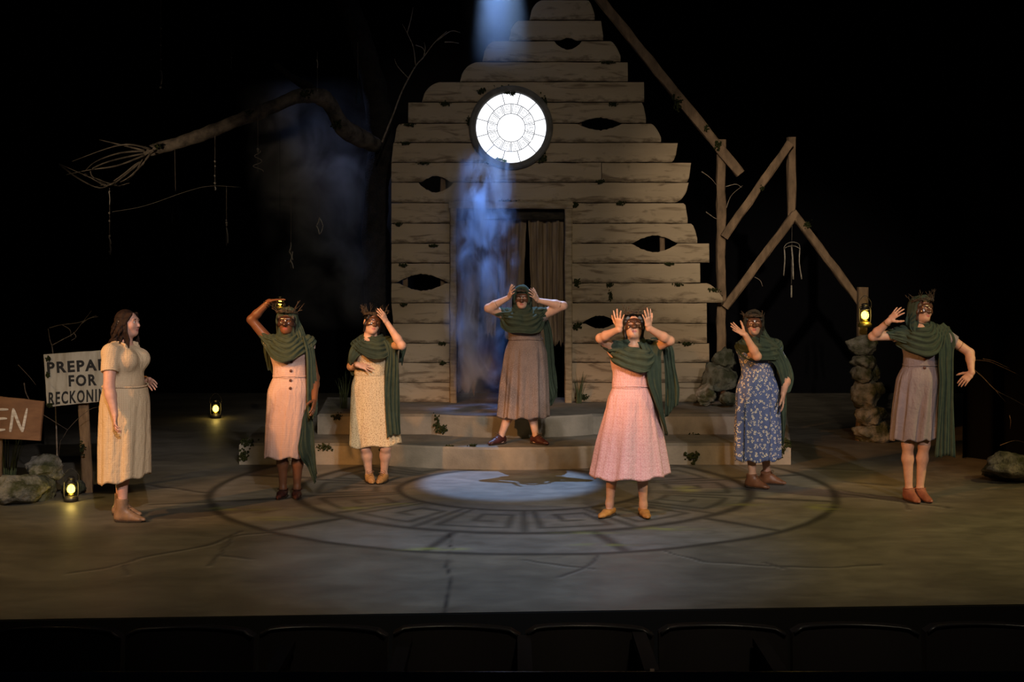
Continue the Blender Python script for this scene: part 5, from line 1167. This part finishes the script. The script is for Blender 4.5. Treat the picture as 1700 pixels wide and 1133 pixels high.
person(dict(label='woman in pink dotted button dress and green hooded scarf, one arm bent over her head', x=484, d=dd(826), seed=2, skin='deep', hair='black', build=.98,
    head=(477, 534, -.05), hrot=(-.06, 0, .03), neck=(480, 562), sh=[(451, 571, 0), (510, 571, 0)], el=[(417, 531, .6), (523, 628, .3)], wr=[(447, 501, -1), (522, 664, -1)], tip=[(471, 496, -1), (520, 691, -1)],
    palm=[(0, 0, -1), (-1, .2, 0)], thumb=[1, -1], curl=[.12, .3], spread=[.08, .1], waist=(482, 624), hip=(481, 652), kn=[(468, 750, 0), (494, 750, 0)], an=[(470, 812, 0), (493, 811, 0)], toe=[-.12, .12], sole=[0, 0], shoe='pump',
    dress=1, wx=(455, 510), hemx=(438, 508), hemy=(759, 758), folds=6, fold_amp=.035, sleeve=(.18, .18), belt=True, buttons=[(484, 601), (483, 616), (482.5, 632), (482, 645)], mask=True, crown=dict(n=14, len=.12, arc=2.0, z=.085),
    scarf=dict(drop=.13, wide=1.0, n=6, bands=[
        dict(a=[(500, 556, .0), (519, 572, -.02), (524, 600, -.04), (526, 640, -.05), (528, 672, -.05), (524, 690, -.04)], b=[(503, 560, -.10), (508, 590, -.13), (508, 630, -.14), (508, 670, -.14), (510, 690, -.12), (512, 696, -.10)], n=7, r=.015),
        dict(a=[(488, 516, .0), (502, 542, .0), (511, 562, -.02)], b=[(490, 545, -.06), (494, 560, -.08), (498, 570, -.10)], gap=.03),
        dict(a=[(514, 668, -.03), (521, 705, -.02), (524, 750, -.01), (527, 786, 0)], b=[(505, 690, -.02), (504, 730, 0), (506, 760, 0), (523, 805, .02)], n=5, r=.011),
        dict(a=[(462, 560, -.06), (446, 558, -.06), (436, 556, -.05)], b=[(470, 585, -.10), (455, 578, -.09), (438, 571, -.06)], n=5, r=.016),
        dict(a=[(440, 560, .05), (437, 580, .08), (444, 612, .10)], b=[(452, 566, .06), (450, 590, .10), (452, 620, .11)], n=4, r=.014)]), bracelet=[(0, .92, .031), (0, .84, .033)]))
person(dict(label='woman in cream sprigged dress and green shawl, hand to temple, knees bent together', x=624, d=dd(801), seed=3, skin='fair', hair='black', build=.94, yaw=-.1,
    head=(618, 536, -.06), hrot=(.40, .05, .20), neck=(620, 565), sh=[(596, 577, -.02), (650, 573, 0)], el=[(583, 609, .5), (667, 574, -1)], wr=[(594, 606, -1), (643, 537, -1)], tip=[(624, 614, -1), (629, 516, -.5)],
    palm=[(0, .6, -.8), (-.8, .2, .2)], thumb=[1, -1], curl=[.25, .12], spread=[.34, .22], waist=(614, 620), hip=(617, 645), kn=[(606, 742, -.10), (640, 742, -.10)], an=[(613, 789, 0), (637, 788, 0)], toe=[.30, -.25], sole=[0, 0], shoe='oxford', foot=.9,
    dress=2, wx=(593, 637), hemx=(580, 666), hemy=(741, 736), folds=5, fold_amp=.03, sleeve=(.2, .2), mask=True, crown=dict(n=20, len=.11, arc=3.0, z=.07),
    scarf=dict(drop=.10, wide=1.0, n=6, skew=-.02, hood=False, bands=[
        dict(a=[(606, 560, -.08), (585, 572, -.08), (578, 590, -.08), (578, 606, -.05)], b=[(628, 566, -.10), (606, 584, -.14), (592, 596, -.15), (584, 603, -.12)], n=6, r=.017),
        dict(a=[(636, 566, -.10), (642, 585, -.13), (638, 640, -.13), (637, 690, -.12), (638, 722, -.10)], b=[(650, 566, -.06), (660, 590, -.09), (663, 640, -.08), (664, 690, -.06), (664, 718, -.05)], n=7, r=.014),
        dict(a=[(652, 566, .02), (662, 578, .0), (664, 600, 0)], b=[(664, 566, .06), (674, 574, .05), (669, 606, .05)], n=4, r=.014),
        dict(a=[(585, 575, .05), (577, 600, .05), (582, 622, .05)], b=[(600, 575, .08), (594, 600, .10), (596, 625, .10)], n=4, r=.014)]), bracelet=[(0, .86, .031)]))
person(dict(label='woman in taupe speckled dress in the doorway, both hands at her hooded head', x=866, d=dd(737, ZS1), z0=ZS1, seed=4, skin='fair', hair='black', build=1.08, arm=1.12,
    head=(866.5, 494, -.05), hrot=(-.05, -.12, 0), neck=(868, 519), sh=[(840, 524, 0), (900, 523, 0)], el=[(811, 512, -.5), (935, 508, -.5)], wr=[(845, 494, -1), (893, 499, -1)], tip=[(851, 478, -1), (881, 483, -1)],
    palm=[(.8, .5, -.1), (-.8, .5, -.1)], thumb=[1, -1], curl=[.25, .25], spread=[.2, .2], waist=(872, 563), hip=(872, 592), kn=[(848, 678, -.04), (882, 678, -.04)], an=[(831, 727, -.02), (890, 727, -.02)], toe=[-.75, .75], sole=[0, 0], shoe='maroon',
    dress=3, wx=(846, 900), hemx=(829, 913), hemy=(693, 691), folds=10, fold_amp=.07, sleeve=(.15, .15), belt=True, mask=True, crown=dict(n=6, len=.06, z=.075),
    scarf=dict(drop=.17, wide=1.15, n=7, open=.07, bands=[
        dict(a=[(850, 516, -.10), (836, 518, -.09), (829, 516, -.05)], b=[(858, 540, -.14), (846, 534, -.13), (838, 527, -.08)], n=4, r=.016),
        dict(a=[(886, 516, -.10), (898, 514, -.08), (905, 513, -.04)], b=[(884, 540, -.14), (895, 534, -.12), (903, 526, -.07)], n=4, r=.016),
        dict(a=[(893, 520, .10), (903, 550, .14), (906, 600, .16), (908, 640, .16), (914, 668, .16)], b=[(906, 520, .10), (916, 550, .14), (920, 590, .16), (922, 620, .16), (926, 646, .16)], n=5, r=.014),
        dict(a=[(908, 600, .20), (911, 640, .20), (913, 676, .20)], b=[(920, 600, .20), (925, 630, .20), (925, 660, .20)], n=4, r=.012)]), bracelet=[(0, .4, .042), (1, .12, .043)]))
person(dict(label='woman in rose printed dress at the front, both hands raised beside her upturned masked face', x=1046, d=dd(857), seed=5, skin='tan', hair='black', build=1.02,
    head=(1051.5, 543, -.05), hrot=(0, .30, 0), neck=(1051, 573), sh=[(1023, 582, 0), (1081, 580, 0)], el=[(997, 562, -.8), (1112, 566, -.8)], wr=[(1028, 547, -1), (1077, 545, -1)], tip=[(1027, 521, -.3), (1074, 520, -.3)],
    palm=[(.6, .7, 0), (-.6, .7, 0)], thumb=[1, -1], curl=[.1, .1], spread=[.34, .3], waist=(1048, 640), hip=(1048, 672), kn=[(1018, 770, -.03), (1066, 770, -.03)], an=[(1012, 836, 0), (1068, 839, 0)], toe=[-.55, .12], sole=[0, 0], shoe='loafer',
    dress=4, wx=(1022, 1076), hemx=(984, 1109), hemy=(793, 788), folds=7, fold_amp=.075, sleeve=(.2, .25), belt=True, mask=True, crown=dict(n=7, len=.09, arc=1.0, z=.085),
    scarf=dict(drop=.16, wide=.72, n=6, hood=True, hoodbrown=True, open=.012, lean=.0, bands=[
        dict(a=[(1062, 572, -.12), (1070, 595, -.14), (1074, 640, -.13), (1086, 690, -.05), (1098, 722, 0)], b=[(1080, 566, -.06), (1095, 590, -.06), (1096, 640, -.04), (1100, 690, 0), (1101, 720, .02)], n=6, r=.015),
        dict(a=[(1080, 562, .04), (1096, 566, .05), (1102, 600, .06), (1104, 650, .06), (1103, 694, .06)], b=[(1090, 562, .08), (1116, 574, .06), (1121, 610, .06), (1128, 645, .06), (1126, 672, .06)], n=6, r=.012, k=.016),
        dict(a=[(1034, 568, -.08), (1020, 566, -.06), (1018, 574, -.03)], b=[(1040, 592, -.12), (1028, 590, -.10), (1022, 588, -.06)], n=3, r=.016)])))
person(dict(label='woman in blue floral dress and lace boots, one forearm raised with open palm', x=1258, d=dd(809), seed=6, skin='tan', hair='black', build=1.0, yaw=.22,
    head=(1251, 537, -.06), hrot=(-.08, .04, 0), neck=(1256, 567), sh=[(1234, 579, -.04), (1285, 577, .02)], el=[(1257, 592, -1), (1307, 626, .6)], wr=[(1237, 556, -1), (1300, 655, -1)], tip=[(1211, 540, -.5), (1301, 684, -1)],
    palm=[(-.2, -.5, .8), (-1, .2, 0)], thumb=[1, -1], curl=[.12, .3], spread=[.24, .14], waist=(1258, 624), hip=(1257, 652), kn=[(1248, 740, -.06), (1270, 738, .06)], an=[(1249, 790, -.04), (1273, 783, .16)], toe=[.85, 1.15], sole=[0, 0], shoe='lace',
    dress=5, wx=(1230, 1285), hemx=(1220, 1295), hemy=(764, 762), folds=8, fold_amp=.06, sleeve=(.62, .5), mask=True, crown=dict(n=8, len=.06, z=.06),
    scarf=dict(drop=.13, wide=1.0, n=6, open=.045, hoodbrown=True, bands=[
        dict(a=[(1264, 530, -.04), (1272, 550, -.04), (1282, 565, -.06)], b=[(1262, 545, -.09), (1266, 560, -.10), (1270, 572, -.12)], gap=.03),
        dict(a=[(1262, 556, -.12), (1276, 562, -.10), (1292, 575, -.06), (1304, 600, -.02), (1310, 630, 0)], b=[(1258, 592, -.14), (1272, 598, -.15), (1284, 606, -.14), (1294, 630, -.10), (1296, 645, -.08)], n=7, r=.018),
        dict(a=[(1292, 575, .06), (1308, 600, .08), (1315, 628, .06), (1308, 652, .02)], b=[(1286, 600, .0), (1290, 625, -.04), (1296, 644, -.06), (1302, 652, -.05)], n=6, r=.016),
        dict(a=[(1294, 640, .10), (1297, 690, .12), (1298, 735, .12)], b=[(1306, 645, .10), (1306, 690, .12), (1300, 745, .12)], n=4, r=.011)])))
person(dict(label='woman in short grey mauve dress and long green scarf at far right', x=1520, d=dd(832), seed=7, skin='tan', hair='auburn', build=.94,
    head=(1529, 515, -.05), hrot=(.50, .12, .10), neck=(1528, 545), sh=[(1497, 556, 0), (1566, 556, 0)], el=[(1449, 559, -.4), (1610, 586, .5)], wr=[(1476, 533, -1), (1613, 619, -.6)], tip=[(1494, 514, -.5), (1588, 646, -.8)],
    palm=[(.9, .3, 0), (0, .6, -.6)], thumb=[-1, -1], curl=[.15, .25], spread=[.3, .05], waist=(1528, 606), hip=(1522, 640), kn=[(1507, 738, -.02), (1534, 738, -.02)], an=[(1509, 814, 0), (1527, 813, .02)], toe=[.22, .3], sole=[0, 0], shoe='ankle',
    dress=6, wx=(1501, 1556), hemx=(1480, 1553), hemy=(730, 728), folds=9, fold_amp=.08, sleeve=(.3, .42), belt=True, buttons=[(1533, 585), (1535, 597), (1535, 611)], mask=True, crown=dict(n=12, len=.10, z=.075),
    scarf=dict(drop=.17, wide=1.05, n=7, skew=.02, open=.02, bands=[
        dict(a=[(1511, 505, -.02), (1505, 530, -.03), (1506, 550, -.05)], b=[(1514, 520, -.08), (1513, 540, -.10), (1517, 556, -.12)], gap=.03),
        dict(a=[(1510, 545, -.06), (1490, 548, -.06), (1470, 551, -.04)], b=[(1516, 572, -.13), (1500, 570, -.11), (1480, 562, -.06)], n=5, r=.016),
        dict(a=[(1548, 548, -.10), (1556, 575, -.14), (1556, 620, -.14), (1553, 690, -.12), (1552, 758, -.10)], b=[(1566, 536, -.02), (1582, 556, -.02), (1582, 610, -.04), (1583, 690, -.05), (1585, 758, -.05)], n=8, r=.0145)]), bracelet=[(0, .88, .031), (1, -.62, .043)]))
